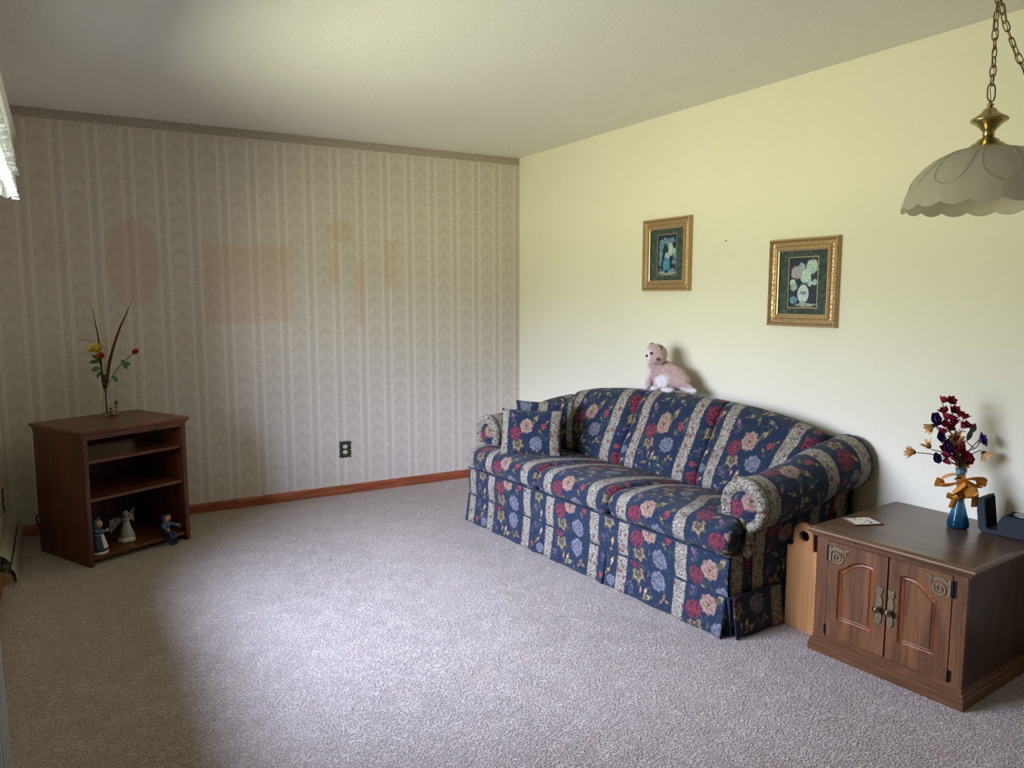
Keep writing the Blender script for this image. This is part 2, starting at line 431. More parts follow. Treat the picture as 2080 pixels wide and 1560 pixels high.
    rose(.322, .222, .020, '#4c1c26', '#7c3340', '#a3645a', 5, .2, 9.); leaf(.345, .250, .024, .007, .8, '#4f4a34', '#8f7c50'); leaf(.300, .195, .022, .007, 2.3, '#4f4a34', '#8f7c50')
    rose(.275, .120, .046, '#42434c', '#63646f', '#84858f', 6, 1.3, 12., None, 1.05)
    maple(.145, .125, .066, -1.35)
    spray(.105, .045, .034, .020, -.9, '#6f5a70')
    leaf(.318, .060, .020, .008, 1.2, '#5e4a34', '#8f7c60'); leaf(.335, .045, .022, .008, -.3, '#5e4a34', '#8f7c60'); leaf(.306, .038, .020, .008, -2.2, '#5e4a34', '#8f7c60')
    leaf(.225, .030, .040, .013, .4, '#565240', '#9a9070'); leaf(.205, .050, .028, .009, 1.3, '#8f6f50', '#c7a884'); leaf(.172, .050, .018, .006, 1.5, '#9a6a58', '#c89a80')
    # narrow band .44-.575
    peony(.500, .290, .048, 1.1)
    leaf(.555, .305, .024, .009, .9, '#7c6248', '#b39470')
    maple(.508, .225, .060, -1.3)
    spray(.480, .135, .038, .019, 1.0, '#705a72')
    leaf(.540, .125, .026, .010, 1.2, '#8a725c', '#c4a888'); leaf(.520, .075, .030, .010, .9, '#5a5038', '#9a8a62')
    rose(.545, .035, .028, '#42434c', '#63646f', '#84858f', 6, .3, 10.)
    rose(.475, .040, .018, '#4c1c26', '#7c3340', '#a3645a', 5, .9, 9.)
    # ribbon stripes: tan ground, dark vine, small red florets, wavy edges
    vine = m.noise(uv, 75., 2., .5, 2.2); v2 = m.noise(m.scale(uv, (1., 1.3, 1.)), 150., 1., .5, .8)
    tan = m.mix(nv2, lin('#9c9182')[:3], lin('#cbbfab')[:3])
    tan = m.mix(m.smooth((vine - .5).ab(), .050, .030), tan, lin('#33352f')[:3])
    tan = m.mix(m.smooth(v2, .56, .60), tan, lin('#3c4038')[:3])
    fl = m.vor(m.comb(s0 + (nv - .5) * .01, t0), 27.)
    tan = m.mix(m.smooth(fl, .31, .25) * m.smooth(v2, .38, .44), tan, lin('#6a3838')[:3])
    wav = (t0 * 2 * pi / .016).sn() * .0016 + (nv - .5) * .006
    da = ((x - .0375).ab() + wav); db = ((x - .4025).ab() + wav); d = da.mn(db)
    edge = m.smooth(d, .0365, .0350); col = m.mix(edge, col, lin('#3f4238')[:3])
    col = m.mix(m.smooth(d, .0335, .0320), col, tan)
    weave = (s0 * 2 * pi / .0022).sn() * (t0 * 2 * pi / .0022).sn()
    m.color(col); m.bump(weave * .5 + nv2, .0006)
    m.b.inputs['Sheen Weight'].default_value = .08
    return m.m
M_fab = mat_floral('floral_stripe_upholstery')
M_dark = plain('dark_dust_cloth', '#10131c', .9)

# sofa frame: local x runs along the front (0 = far end), local y towards the wall
SO = (2.162, 4.172, 0); SR = atan2(-.998, .0623); L = 2.039
sofa = empty('sofa', SO, SR, 'long navy sofa in floral and tan stripe fabric with rolled arms and skirt', 'sofa')
def cush_seam(k, y):     # seams lean slightly towards the wall end
    return (.14, .725, 1.305, 1.885)[k] + (.055 * min(1, max(0, y / .5)) if k in (1, 2) else 0)
# base frame behind the skirt
o = part(sofa, 'base', B(.012, L - .012, .0, .80, .03, .335, .008), M_fab); boxuv(o)
def rail(u0, u1):
    return grid(lambda a, b: (lerp(u0, u1, a), -.006 - .008 * sin(pi * b) + .0015 * sin(a * 23 + b * 4), lerp(.170, .335, b)), 40, 8, lambda a, b: (lerp(u0, u1, a), lerp(.17, .335, b) + .24))
o = part(sofa, 'front_rail', rail(.004, L - .004), M_fab, True); 
# skirt panels with flare and soft folds
def skirt(name, x0, x1, off, side=None, seed=0):
    rnd = random.Random(seed); ph = rnd.random() * 6
    def f(a, b):
        z = lerp(.003, .172, b); fl = (1 - b) ** 1.3
        w = -.012 - .020 * fl + .004 * fl * sin(a * (x1 - x0) * 30 + ph)
        curl = .018 * fl * (math.exp(-((a) * (x1 - x0) / .03) ** 2) + math.exp(-((1 - a) * (x1 - x0) / .03) ** 2)) * -.4
        x = lerp(x0, x1, a); w += curl
        if side == 'right': return (L - w, x, z)
        if side == 'left': return (w, x, z)
        return (x, w, z)
    g = grid(f, 48, 8, lambda a, b: (lerp(x0, x1, a) + off, lerp(0, .17, b) + .34))
    o = part(sofa, name, g, M_fab, True)
    md = o.modifiers.new('s', 'SOLIDIFY'); md.thickness = .004; md.offset = -1
    return o
skirt('skirt_panel', -.006, .715, 0, None, 1); skirt('skirt_panel', .720, 1.296, 0, None, 2); skirt('skirt_panel', 1.301, L - .012, 0, None, 3)
skirt('skirt_panel', .008, .80, .35, 'right', 4); skirt('skirt_panel', .008, .80, .35, 'left', 5)
for x0, x1 in ((.690, .745), (1.272, 1.327)):
    o = part(sofa, 'pleat', B(x0, x1, -.009, -.004, .004, .168, .001), M_fab); boxuv(o, .1)
# corner pleat at the near end, an inward fold
b = bmesh.new()
vs = [b.verts.new(p) for p in ((L - .035, -.004, .168), (L - .03, .004, .003), (L - .002, .018, .003), (L + .008, .02, .168), (L + .005, -.012, .17))]
b.faces.new((vs[0], vs[1], vs[2], vs[4])); b.faces.new((vs[4], vs[2], vs[3]))
part(sofa, 'pleat', b, M_fab)
# welt lines
for z, lo in ((.171, .004), (.337, .0)):
    P = [(.0, -.014 + lo, z)] + [(L * i / 24, -.014 + lo, z) for i in range(1, 24)] + [(L, -.014 + lo, z)]
    P += [(L + .010, .02, z), (L + .010, .4, z), (L + .010, .78, z)] if z < .2 else []
    part(sofa, 'welt', tube(P, .0042, 6), M_fab, True)

def seat(k):
    u0, u1 = cush_seam(k, 0), cush_seam(k + 1, 0)
    ext0, ext1 = (.0 if k == 0 else u0), (L + .004 if k == 2 else u1)
    sm = [(0, 1.), (.13, 1.), (.16, 0.), (1, 0.)]
    prof = [(.07, .338, 0), (.015, .338, .02), (-.018, .345, .05), (-.034, .375, .085), (-.035, .410, .12), (-.022, .443, .155), (.012, .466, .20),
            (.06, .474, .25), (.14, .477, .33), (.22, .474, .41), (.30, .466, .49), (.38, .455, .57), (.46, .442, .65), (.54, .430, .73), (.56, .40, .76), (.52, .345, .80), (.3, .338, .85), (.07, .338, .9)]
    n = 30; prof2 = []
    for i in range(len(prof) - 1): prof2 += [prof[i]]
    NV = len(prof2)
    def f(a, b):
        j = int(round(b * NV)) % NV; y, z, s = prof2[j]
        yy = max(0, y); w0 = cush_seam(k, yy); w1 = cush_seam(k + 1, yy)
        if k == 0: w0 = lerp(.14, .0, interp(sm, yy))
        if k == 2: w1 = lerp(1.885, L + .004, interp(sm, yy))
        # puffed: edges shrink in
        e = min(a, 1 - a) * (w1 - w0); r = .04
        if e < r:
            t = 1 - e / r; d = r * (1 - sqrt(max(0, 1 - t * t)))
            zc, yc = .405, .26
            z = z - (z - zc) * min(1, d / r * .75); 
            if y < .05: y = y + d * .7
            if y > .5: y = y - d * .7
        x = lerp(w0 + .003, w1 - .003, a)
        z += .010 * sin(pi * a) * (1 if z > .44 else 0) + .0025 * sin(a * 17 + y * 13 + k)
        return (x, y, z)
    As = [0, .004, .012, .022, .036, .052] ; As = As + [.07 + .86 * i / 24 for i in range(25)] + [1 - q for q in As[::-1]]
    bm = bmesh.new(); uvl = bm.loops.layers.uv.verify()
    rows = [[bm.verts.new(f(a, j / NV)) for j in range(NV)] for a in As]
    sarc = [p[2] for p in prof2] + [.95]
    for i in range(len(As) - 1):
        for j in range(NV):
            j2 = (j + 1) % NV; fc = bm.faces.new((rows[i][j], rows[i+1][j], rows[i+1][j2], rows[i][j2]))
            for lp, (p, q) in zip(fc.loops, ((i, j), (i+1, j), (i+1, j+1), (i, j+1))):
                lp[uvl].uv = (lerp(ext0, ext1, As[p]), .41 + sarc[q])
    for row in (rows[0], rows[-1]):
        fc = bm.faces.new(row)
        for lp in fc.loops: lp[uvl].uv = (ext0 if row is rows[0] else ext1 - .02 + lp.vert.co.y * .3, lp.vert.co.z)
    o = part(sofa, 'seat_cushion', bm, M_fab, True)
    md = o.modifiers.new('s', 'SUBSURF'); md.levels = 1; md.render_levels = 1
    # boxing seam across the front
    g = grid(lambda a, b: (lerp(u0 if k else ext0 + .01, u1 if k < 2 else ext1 - .01, a), -.0375 + .004 * (2*b-1) ** 2 , .392 + (b - .5) * .004), 20, 2, lambda a, b: (0, 0))
    return o
for k in range(3): seat(k)

# camel back
TOPZ = [(-.12, .66), (-.04, .695), (.06, .735), (.2, .782), (.4, .822), (.65, .848), (1.0, .862), (1.35, .858), (1.6, .845), (1.8, .815), (1.95, .78), (2.05, .745), (2.14, .70)]
topz = lambda u: smoothi(TOPZ, u)
def backshell():
    def f(a, b):
        u = lerp(-.045, L + .045, a); zt = topz(u) - .012
        pr = [(.60, .30), (.66, zt - .10), (.675, zt - .035), (.70, zt - .006), (.73, zt + .002), (.765, zt - .008), (.79, zt - .04), (.80, zt - .12), (.805, .3), (.80, .03)]
        j = min(len(pr) - 1, int(round(b * (len(pr) - 1)))); y, z = pr[j]
        e = min(a, 1 - a) * 2.1
        if e < .05: t = 1 - e / .05; y = lerp(y, .73, .5 * t * t); z -= .02 * t * t if z > .5 else 0
        return (u, y, z)
    return grid(f, 60, 9, lambda a, b: (lerp(-.045, L + .045, a) + .05, .5 + b * .9))
o = part(sofa, 'back_frame', backshell(), M_fab, True)
md = o.modifiers.new('s', 'SUBSURF'); md.levels = 1; md.render_levels = 1
o = part(sofa, 'back_panel', B(.0, L, .796, .806, .02, .55, .002), M_fab); boxuv(o)
BS0 = (.165, .785, 1.365, 1.90); BS1 = (.20, .835, 1.415, 1.985)
def backcush(k):
    N = 16
    def f(a, b):
        t = min(1, b / .78); u = lerp(lerp(BS0[k], BS1[k], t), lerp(BS0[k + 1], BS1[k + 1], t), a)
        zt = topz(u) + .004
        # profile: lower front up and over
        pr = [(.0, .50, .41), (.10, .487, .455), (.25, .497, .52), (.42, .527, .60), (.58, .560, .68), (.70, .590, zt - .085), (.78, .615, zt - .038), (.86, .650, zt - .008), (.92, .690, zt), (1., .735, zt - .018)]
        for p, q in zip(pr, pr[1:]):
            if b <= q[0] + 1e-9:
                w = (b - p[0]) / (q[0] - p[0]); y = lerp(p[1], q[1], w); z = lerp(p[2], q[2], w); break
        wd = .58; e = min(a, 1 - a) * wd; r = .05
        if e < r:
            s = 1 - e / r; d = 1 - sqrt(max(0, 1 - s * s))
            y += .040 * d; z -= .012 * d * (1 if b > .6 else 0)
        y -= .018 * sin(pi * a) * sin(pi * min(1, b / .9)); y += .003 * sin(u * 19 + z * 15)
        return (u, y, z)
    As = [0, .008, .02, .04, .065, .09]; As = As + [.12 + .76 * i / 18 for i in range(19)] + [1 - q for q in As[::-1]]
    bm = bmesh.new(); uvl = bm.loops.layers.uv.verify(); NV = 26
    rows = [[bm.verts.new(f(a, j / NV)) for j in range(NV + 1)] for a in As]
    s0 = .725 + (k - 1) * .58
    w = .58
    for i in range(len(As) - 1):
        for j in range(NV):
            fc = bm.faces.new((rows[i][j], rows[i+1][j], rows[i+1][j+1], rows[i][j+1]))
            for lp, (p, q) in zip(fc.loops, ((i, j), (i+1, j), (i+1, j+1), (i, j+1))): lp[uvl].uv = (s0 + As[p] * w, .90 + q / NV * .56)
    o = part(sofa, 'back_cushion', bm, M_fab, True)
    md = o.modifiers.new('s', 'SUBSURF'); md.levels = 1; md.render_levels = 1
for k in range(3): backcush(k)

# rolled arms
def arm(sgn, uin, tab):
    """tab: v -> (centre u, centre z, radius, outer u)"""
    cols = list(zip(*[(v, *r) for v, *r in tab]))
    def at(v, i): return smoothi([(c, w) for c, w in zip(cols[0], cols[i])], v, .03)
    def section(v):
        uc, zc, R, uo = (at(v, i) for i in (1, 2, 3, 4)); P = []
        ui = uc - sgn * R * .98
        P += [(uin - sgn * .0, .34), (ui, zc - .06), (ui, zc - .02)]
        for i in range(15):
            a = pi - (pi + radians(68)) * i / 14
            P.append((uc + sgn * R * cos(a), zc + R * sin(a)))
        P += [(uo + sgn * .012, zc - R * 1.02), (uo + sgn * .006, zc - R * 1.25), (uo, .30), (uo, .17)]
        return P
    n = 26; S = [section(lerp(.135, .80, i / n)) for i in range(n + 1)]; m = len(S[0])
    arc = [0]
    for p, q in zip(S[n//2], S[n//2][1:]): arc.append(arc[-1] + math.hypot(q[0]-p[0], q[1]-p[1]))
    g = grid(lambda a, b: (S[int(round(a*n))][int(round(b*(m-1)))][0], lerp(.135, .80, a), S[int(round(a*n))][int(round(b*(m-1)))][1]), n, m - 1,
             lambda a, b: (lerp(.135, .80, a) + .09, arc[int(round(b*(m-1)))] + .1))
    o = part(sofa, 'armrest', g, M_fab, True)
    # gathered front panel: loops shrinking into the scroll centre
    s = S[0]; uc, zc, R, uo = (at(.135, i) for i in (1, 2, 3, 4))
    ol = s[2:18]
    tail = [(lerp(s[17][0], uo, .35), zc - R * 1.2), (uo + sgn * .012, zc - R * 1.65), (uo - sgn * .022, zc - R * 2.1), (uo - sgn * .070, zc - R * 1.75), (ui_(uc, sgn, R) + sgn * .012, zc - .085)]
    ol = ol + tail; K = []
    for i, p in enumerate(ol):                                    # densify
        q = ol[(i + 1) % len(ol)]
        for t in range(3): K.append((lerp(p[0], q[0], t/3), lerp(p[1], q[1], t/3)))
    b = bmesh.new(); uvl = b.loops.layers.uv.verify(); rows = []
    spec = [(1.0, 0), (1.03, -.012), (1.02, -.026), (.96, -.038), (.86, -.042), (.72, -.038), (.60, -.026), (.54, -.024), (.46, -.034), (.3, -.040), (.14, -.040)]
    cz = zc - R * .15
    for q, (sc, dy) in enumerate(spec):
        rw = []
        for i, (x, z) in enumerate(K):
            pl = .006 * sin(i * 1.5) * (1 if 1 < q < 7 else 0)
            rw.append(b.verts.new((uc + (x - uc) * (sc + pl * .6), .135 + dy + pl * .6, cz + (z - cz) * (sc + pl))))
        rows.append(rw)
    c = b.verts.new((uc, .135 - .038, cz))
    for q in range(len(rows) - 1):
        for i in range(len(K)):
            j = (i + 1) % len(K); fc = b.faces.new((rows[q][i], rows[q][j], rows[q+1][j], rows[q+1][i]))
            for lp, (r_, i_) in zip(fc.loops, ((q, i), (q, i + 1), (q + 1, i + 1), (q + 1, i))):
                if q < 6: lp[uvl].uv = (.225 + .002 + r_ * .0102, i_ * .0125)
                else: lp[uvl].uv = (.225 + .16 + (lp.vert.co.x - uc) * 1.05, .195 + lp.vert.co.z - zc)
    for i in range(len(K)):
        fc = b.faces.new((rows[-1][i], rows[-1][(i + 1) % len(K)], c))
        for lp in fc.loops: lp[uvl].uv = (.225 + .16 + (lp.vert.co.x - uc) * 1.05, .195 + lp.vert.co.z - zc)
    part(sofa, 'arm_front', b, M_fab, True)
    # upright under the scroll and side wall of the base
    x0, x1 = sorted((uin + sgn * .02, uo))
    o = part(sofa, 'arm_base', B(x0, x1, .12, .795, .30, zc - R * .9, .006), M_fab); boxuv(o, .43)
def ui_(uc, sgn, R): return uc - sgn * R * .98
arm(1, 1.885, [(.0, 2.0, .526, .112, L - .004), (.25, 2.005, .536, .112, L - .002), (.45, 2.012, .572, .115, L), (.65, 2.02, .620, .122, L + .004), (.9, 2.03, .650, .128, L + .006)])
arm(-1, .14, [(.0, .022, .530, .118, .004), (.25, .020, .54, .118, .002), (.45, .015, .565, .118, 0), (.65, .01, .60, .12, -.004), (.9, .0, .62, .125, -.006)])

# near end of the front: the cloth there repeats the wide flower band up to the corner
for o in sofa.children:
    if o.name.split('.')[0] in ('front_rail', 'skirt_panel', 'seat_cushion', 'base'):
        me = o.data; uv = me.uv_layers.active.data
        for p in me.polygons:
            cu = sum(uv[i].uv[0] for i in p.loop_indices) / len(p.loop_indices)
            nm = o.name.split('.')[0]; seatc = nm == 'seat_cushion'
            if (1.935 if seatc else 1.812) < cu < 2.2 and p.center.x > 1.7 and p.center.y < .6 and abs(p.normal.x) < .8:
                for i in p.loop_indices: uv[i].uv = (uv[i].uv[0] - (.485 if seatc else .362), uv[i].uv[1] + {'front_rail': .06, 'skirt_panel': .11}.get(nm, 0))
# throw pillows
def pillow_bm(w, h, T, s0, t0):
    def side(sg):
        def f(a, b):
            x, z = 2*a - 1, 2*b - 1
            th = (max(0, 1 - abs(x) ** 2.6) * max(0, 1 - abs(z) ** 2.6)) ** .42
            pinch = 1 - .05 * (1 - abs(x) ** 2) * abs(z) ** 3; pz = 1 - .06 * (1 - z * z) * abs(x) ** 3
            return (x * w / 2 * pz, sg * (T / 2 * th + .002) , z * h / 2 * (1 - .06 * (1 - x * x) * abs(z) ** 3))
        return f
    bm = grid(side(-1), 28, 22, lambda a, b: (s0 + a * w * 1.18, t0 + b * h)); grid(side(1), 28, 22, lambda a, b: (s0 + a * w + .2, t0 + b * h), bm=bm)
    bmesh.ops.remove_doubles(bm, verts=bm.verts, dist=.0045); return bm
def sofa_pt(u, v, z): return (SO[0] + u * .0623 + v * .998, SO[1] - u * .998 + v * .0623, z)
def pillow(u, v, z, rz, tilt, w, h, T, s0, t0, label):
    o = obj('throw_pillow', pillow_bm(w, h, T, s0, t0), M_fab, None, True)
    o.matrix_world = Matrix.Translation(sofa_pt(u, v, z)) @ Matrix.Rotation(SR + rz, 4, 'Z') @ Matrix.Rotation(tilt, 4, 'X')
    tag(o, label, 'pillow')
pillow(.445, .150, .600, radians(42), radians(-14), .37, .275, .12, .235, .05, 'front floral throw pillow on the far end of the sofa seat, in full view')
pillow(.325, .330, .615, radians(44), radians(-12), .36, .29, .12, .42, .20, 'floral throw pillow mostly hidden behind the front pillow on the sofa')

# ------------------------------------------------------------------ furniture woods and metals
M_tv = wood('dark_mahogany_laminate', '#42200f', '#74402a', 'Z', .34, 1.0)
M_tvx = wood('dark_mahogany_laminate_top', '#4f2819', '#80492f', 'X', .30, 1.0)
M_walz = wood('walnut_brown_wood', '#4d311c', '#785030', 'Z', .36, .8)
M_waly = wood('walnut_brown_wood_long', '#4d311c', '#785030', 'X', .34, .8)
M_waltop = wood('walnut_table_top', '#3e2c1d', '#6e5137', 'X', .28, .9, .5)
M_groove = wood('walnut_groove', '#4a2412', '#8e4f28', 'Z', .34, .8)
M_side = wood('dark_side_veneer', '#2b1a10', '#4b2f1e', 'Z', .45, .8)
M_pine = wood('pale_pine_board', '#9c6c3e', '#bf8c56', 'Z', .5, .35)
M_antbrass = plain('antique_brass', '#776a53', .45, .5, .6, .2, 120)
M_brass = plain('polished_brass', '#b3a473', .22, .5, .9, .06, 40)
M_chain = plain('aged_brass_chain', '#7b6a4a', .38, .5, .9, .12, 60)
M_knob = plain('pewter_knob', '#8b897a', .18, .5, 1., .08, 60)
M_hinge = plain('dark_hinge', '#1d1612', .5, .4, .5)

# ------------------------------------------------------------------ media stand in the far corner
TA = radians(26.5); TW, TD, TH = .577, .497, .713
tv = empty('media_stand', (.0747, 4.3932, 0), TA, 'dark brown wooden open shelf stand with moulded top against the striped wallpaper', 'shelf')
def tvpt(u, v, z=.713): return (.0747 + u * cos(TA) - v * sin(TA), 4.3932 + u * sin(TA) + v * cos(TA), z)
# moulded top: stepped profile lofted round the rectangle
def moulded(x0, x1, y0, y1, prof, back=True):
    """prof: (outset, z) list from bottom to top, closed with flat faces"""
    b = bmesh.new(); rows = []
    for o_, z in prof:
        yb = y1 + (o_ if back else 0)
        rows.append([b.verts.new(p) for p in ((x0 - o_, y0 - o_, z), (x1 + o_, y0 - o_, z), (x1 + o_, yb, z), (x0 - o_, yb, z))])
    for A, D in zip(rows, rows[1:]):
        for i in range(4): j = (i + 1) % 4; b.faces.new((A[i], A[j], D[j], D[i]))
    b.faces.new(rows[0][::-1]); b.faces.new(rows[-1]); return b
part(tv, 'top', moulded(0, TW, 0, TD, [(.0, .678), (.004, .678), (.005, .684), (.009, .690), (.011, .695), (.018, .697), (.020, .701), (.020, .706), (.017, .711), (.012, .713)], False), M_tvx)
for x0, x1 in ((0, .019), (TW - .019, TW)):
    part(tv, 'side_panel', B(x0, x1, .004, TD, 0, .678, .0015), M_tv)
for x0, x1 in ((-.001, .024), (TW - .024, TW + .001)):
    part(tv, 'front_trim', B(x0, x1, -.004, .006, 0, .677, .003), M_tv)
part(tv, 'top_rail', B(.02, TW - .02, .002, .018, .660, .678, .002), M_tvx)
for z in (.535, .335):
    part(tv, 'shelf', B(.019, TW - .019, .012, TD - .03, z, z + .016, .002), M_tvx)
part(tv, 'bottom_shelf', B(.019, TW - .019, .010, TD - .01, .030, .048, .002), M_tvx)
part(tv, 'back_panel', B(.019, TW - .019, TD - .012, TD - .006, .03, .575, .0), M_tv)
b = bmesh.new()
for z in [.12 + .03 * i for i in range(17)]:
    if abs(z - .34) < .02 or abs(z - .54) < .02: continue
    for y in (.07,): lathe([(0, 0), (.0028, 0), (.0028, .0012), (0, .0012)], 8, b, (0, 0, 0)) if False else box(b, TW - .0205, TW - .0188, y - .0025, y + .0025, z - .0025, z + .0025)
part(tv, 'peg_holes', b, M_black)['kind'] = 'stuff'
# cord behind the stand
P = curve_pts([(-.10, 5.165, .035), (-.155, 5.12, .07), (-.165, 5.08, .13), (-.13, 5.07, .165), (-.085, 5.10, .18)], 8)
tag(obj('power_cord', tube(P, .0045, 8), M_black, None, True), 'dark power cord looping out behind the media stand', 'cord')

# ------------------------------------------------------------------ end cabinet
CA = atan2(-.571, .046); CW = .573; CD = .60
cab = empty('end_cabinet', (2.51, 1.905, 0), CA, 'brown wooden end cabinet with two arched doors and brass fittings beside the sofa', 'cabinet')
def cabpt(u, v, z): e_ = (cos(CA), sin(CA)); n_ = (-sin(CA), cos(CA)); return (2.51 + e_[0]*u + n_[0]*v, 1.905 + e_[1]*u + n_[1]*v, z)
part(cab, 'top', moulded(-.005, CW - .01, 0, CD, [(.0, .462), (.006, .462), (.009, .468), (.009, .472), (.017, .475), (.021, .480), (.022, .487), (.021, .492), (.017, .497), (.010, .500)], False), M_waltop)
part(cab, 'top_edge', moulded(-.0055, CW - .0095, -.0006, CD, [(.018, .4765), (.0224, .4805), (.0234, .487), (.0224, .4925), (.018, .4965)], False), M_waly)
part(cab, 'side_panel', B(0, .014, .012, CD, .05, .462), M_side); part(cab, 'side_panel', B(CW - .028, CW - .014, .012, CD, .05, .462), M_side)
part(cab, 'back_panel', B(.01, CW - .02, CD - .01, CD - .002, .05, .46), M_side)
part(cab, 'bottom_panel', B(.01, CW - .02, .02, CD - .01, .06, .074), M_side)
for x0, x1 in ((.0, .0495), (.5115, CW - .014)):
    part(cab, 'stile', B(x0, x1, .0, .016, .07, .462, .0015), M_walz)
part(cab, 'top_rail', B(.0495, .5115, .002, .016, .4545, .462), M_waly)
part(cab, 'plinth', moulded(.012, CW - .026, .012, CD - .01, [(.024, .0), (.026, .004), (.026, .034), (.022, .038), (.019, .040), (.021, .044), (.021, .050), (.016, .054), (.012, .056), (.013, .060), (.013, .066), (.008, .071), (.004, .0745)], False), M_waly)

def door(x0, x1, hinge_left):
    z0, z1 = .078, .4535; w = x1 - x0; cx = (x0 + x1) / 2; cz = (z0 + z1) / 2
    # arched panel outline, high on the side where the doors meet
    pl, pr = (x0 + .043, x1 - .047) if hinge_left else (x0 + .041, x1 - .045)
    zb, zs, zt = .150, .353, .402
    O = [(pl, zb), (pr, zb)]
    arch = []
    for i in range(17):
        t = i / 16; xx = lerp(pr, pl, t)
        q = t if hinge_left else 1 - t             # 0 at the meeting side, 1 at the hinge side
        zz = zt if q < .12 else lerp(zt + .002, zs, max(0, (q - .12) / .80)) + .018 * sin(pi * min(1, max(0, (q - .12) / .80))) if q < .92 else zs
        arch.append((xx, zz))
    O += arch
    def archz(X_):
        A_ = sorted(arch)
        for a_, b_ in zip(A_, A_[1:]):
            if X_ <= b_[0]: return lerp(a_[1], b_[1], (X_ - a_[0]) / max(1e-9, b_[0] - a_[0]))
        return A_[-1][1]
    # densify straight sides
    def dens(P, n=6):
        R = []
        for i, p in enumerate(P):
            q = P[(i + 1) % len(P)]; k = n if math.hypot(q[0]-p[0], q[1]-p[1]) > .05 else 1
            for t in range(k): R.append((lerp(p[0], q[0], t/k), lerp(p[1], q[1], t/k)))
        return R
    O = dens(O); n = len(O)
    def inset(P, d):
        R = []
        for i, p in enumerate(P):
            a = Vector(P[i - 1]); c = Vector(P[(i + 1) % n]); t = ((Vector(p) - a).normalized() + (c - Vector(p)).normalized()).normalized(); nn = Vector((-t.y, t.x))
            k = 1.
            e1 = (Vector(p) - a).normalized(); e2 = (c - Vector(p)).normalized()
            k = 1 / max(.6, sqrt((1 + e1.dot(e2)) / 2))
            X_ = min(pr - d, max(pl + d, p[0] + nn.x * d * k)); Z_ = max(zb + d, p[1] + nn.y * d * k)
            if p[1] > zs - .03: Z_ = min(Z_, archz(X_) - d)
            R.append((X_, Z_))
        return R
    rect = []
    ctr = ((pl + pr) / 2, (zb + zt) / 2 - .01)
    for p in O:
        dx, dz = p[0] - ctr[0], p[1] - ctr[1]
        s = min(((x1 if dx > 0 else x0) - ctr[0]) / dx if abs(dx) > 1e-6 else 1e9, ((z1 if dz > 0 else z0) - ctr[1]) / dz if abs(dz) > 1e-6 else 1e9)
        rect.append((ctr[0] + dx * s, ctr[1] + dz * s))
    for corner in ((x0, z0), (x1, z0), (x1, z1), (x0, z1)):      # snap nearest to the real corners
        i = min(range(n), key=lambda k: math.hypot(rect[k][0]-corner[0], rect[k][1]-corner[1])); rect[i] = corner
    yf = -.002; loops = [(rect, .016), (rect, yf + .001), (rect, yf), (O, yf), (inset(O, .003), yf + .004), (inset(O, .0065), yf + .0075), (inset(O, .010), yf + .006), (inset(O, .014), yf + .0035), (inset(O, .0165), yf + .0055), (inset(O, .020), yf + .002)]
    b = bmesh.new(); rows = [[b.verts.new((p[0], y, p[1])) for p in Lp] for Lp, y in loops]
    for A, D in zip(rows[:4], rows[1:4]):
        for i in range(n): j = (i + 1) % n; b.faces.new((A[i], A[j], D[j], D[i]))
    b.faces.new(rows[0][::-1])
    d = part(cab, 'door', b, M_walz)
    b = bmesh.new(); rows = [[b.verts.new((p[0], y, p[1])) for p in Lp] for Lp, y in loops[3:9]]
    for A, D in zip(rows, rows[1:]):
        for i in range(n): j = (i + 1) % n; b.faces.new((A[i], A[j], D[j], D[i]))
    part(d, 'groove', b, M_groove, True)
    b = bmesh.new(); rows = [[b.verts.new((p[0], y, p[1])) for p in Lp] for Lp, y in loops[8:]]
    for i in range(n): j = (i + 1) % n; b.faces.new((rows[0][i], rows[0][j], rows[1][j], rows[1][i]))
    cv = b.verts.new((ctr[0], loops[9][1], ctr[1]))
    for i in range(n): b.faces.new((rows[1][i], rows[1][(i + 1) % n], cv))
    part(d, 'centre_panel', b, M_walz)
    # corner ornament: flat scroll with pierced spiral
    hx = x0 + .003 if hinge_left else x1 - .003; s = 1 if hinge_left else -1
    b = bmesh.new()
    def strip(P, W, b, y=-.0035, th=.0022):
        P = [Vector((p[0], 0, p[1])) for p in P]; n_ = len(P); Lr = []
        for i, p in enumerate(P):
            t = (P[min(i+1, n_-1)] - P[max(i-1, 0)]).normalized(); nn = Vector((-t.z, 0, t.x)); w_ = W(i / (n_ - 1)) if callable(W) else W
            Lr.append((p + nn * w_, p - nn * w_))
        vs = [[b.verts.new((q.x, yy, q.z)) for q in pr_ for yy in (y, y - th)] for pr_ in Lr]
        for A, D in zip(vs, vs[1:]):
            b.faces.new((A[1], D[1], D[3], A[3])); b.faces.new((A[0], A[2], D[2], D[0])); b.faces.new((A[0], D[0], D[1], A[1])); b.faces.new((A[2], A[3], D[3], D[2]))
        b.faces.new((vs[0][0], vs[0][1], vs[0][3], vs[0][2])); b.faces.new((vs[-1][0], vs[-1][2], vs[-1][3], vs[-1][1]))
    strip([(hx + s * .005, .437), (hx + s * .005, .380)], lambda t: .0050 - .0015 * sin(t * pi * 3), b)
    sp = []
    for i in range(46):                                            # spiral
        a = radians(105) + s * 0 + i / 45 * radians(640); r = .0215 * (1 - i / 45) ** .75 + .0015
        sp.append((hx + s * (.036 - r * cos(a + radians(60))), .398 + r * sin(a + radians(60)) * 1.0))
    strip(sp, lambda t: lerp(.0040, .0022, t), b)
    arc = [(hx + s * q[0], q[1]) for q in ((.006, .412), (.012, .423), (.024, .431), (.040, .432), (.054, .427), (.066, .428), (.078, .435), (.090, .441))]
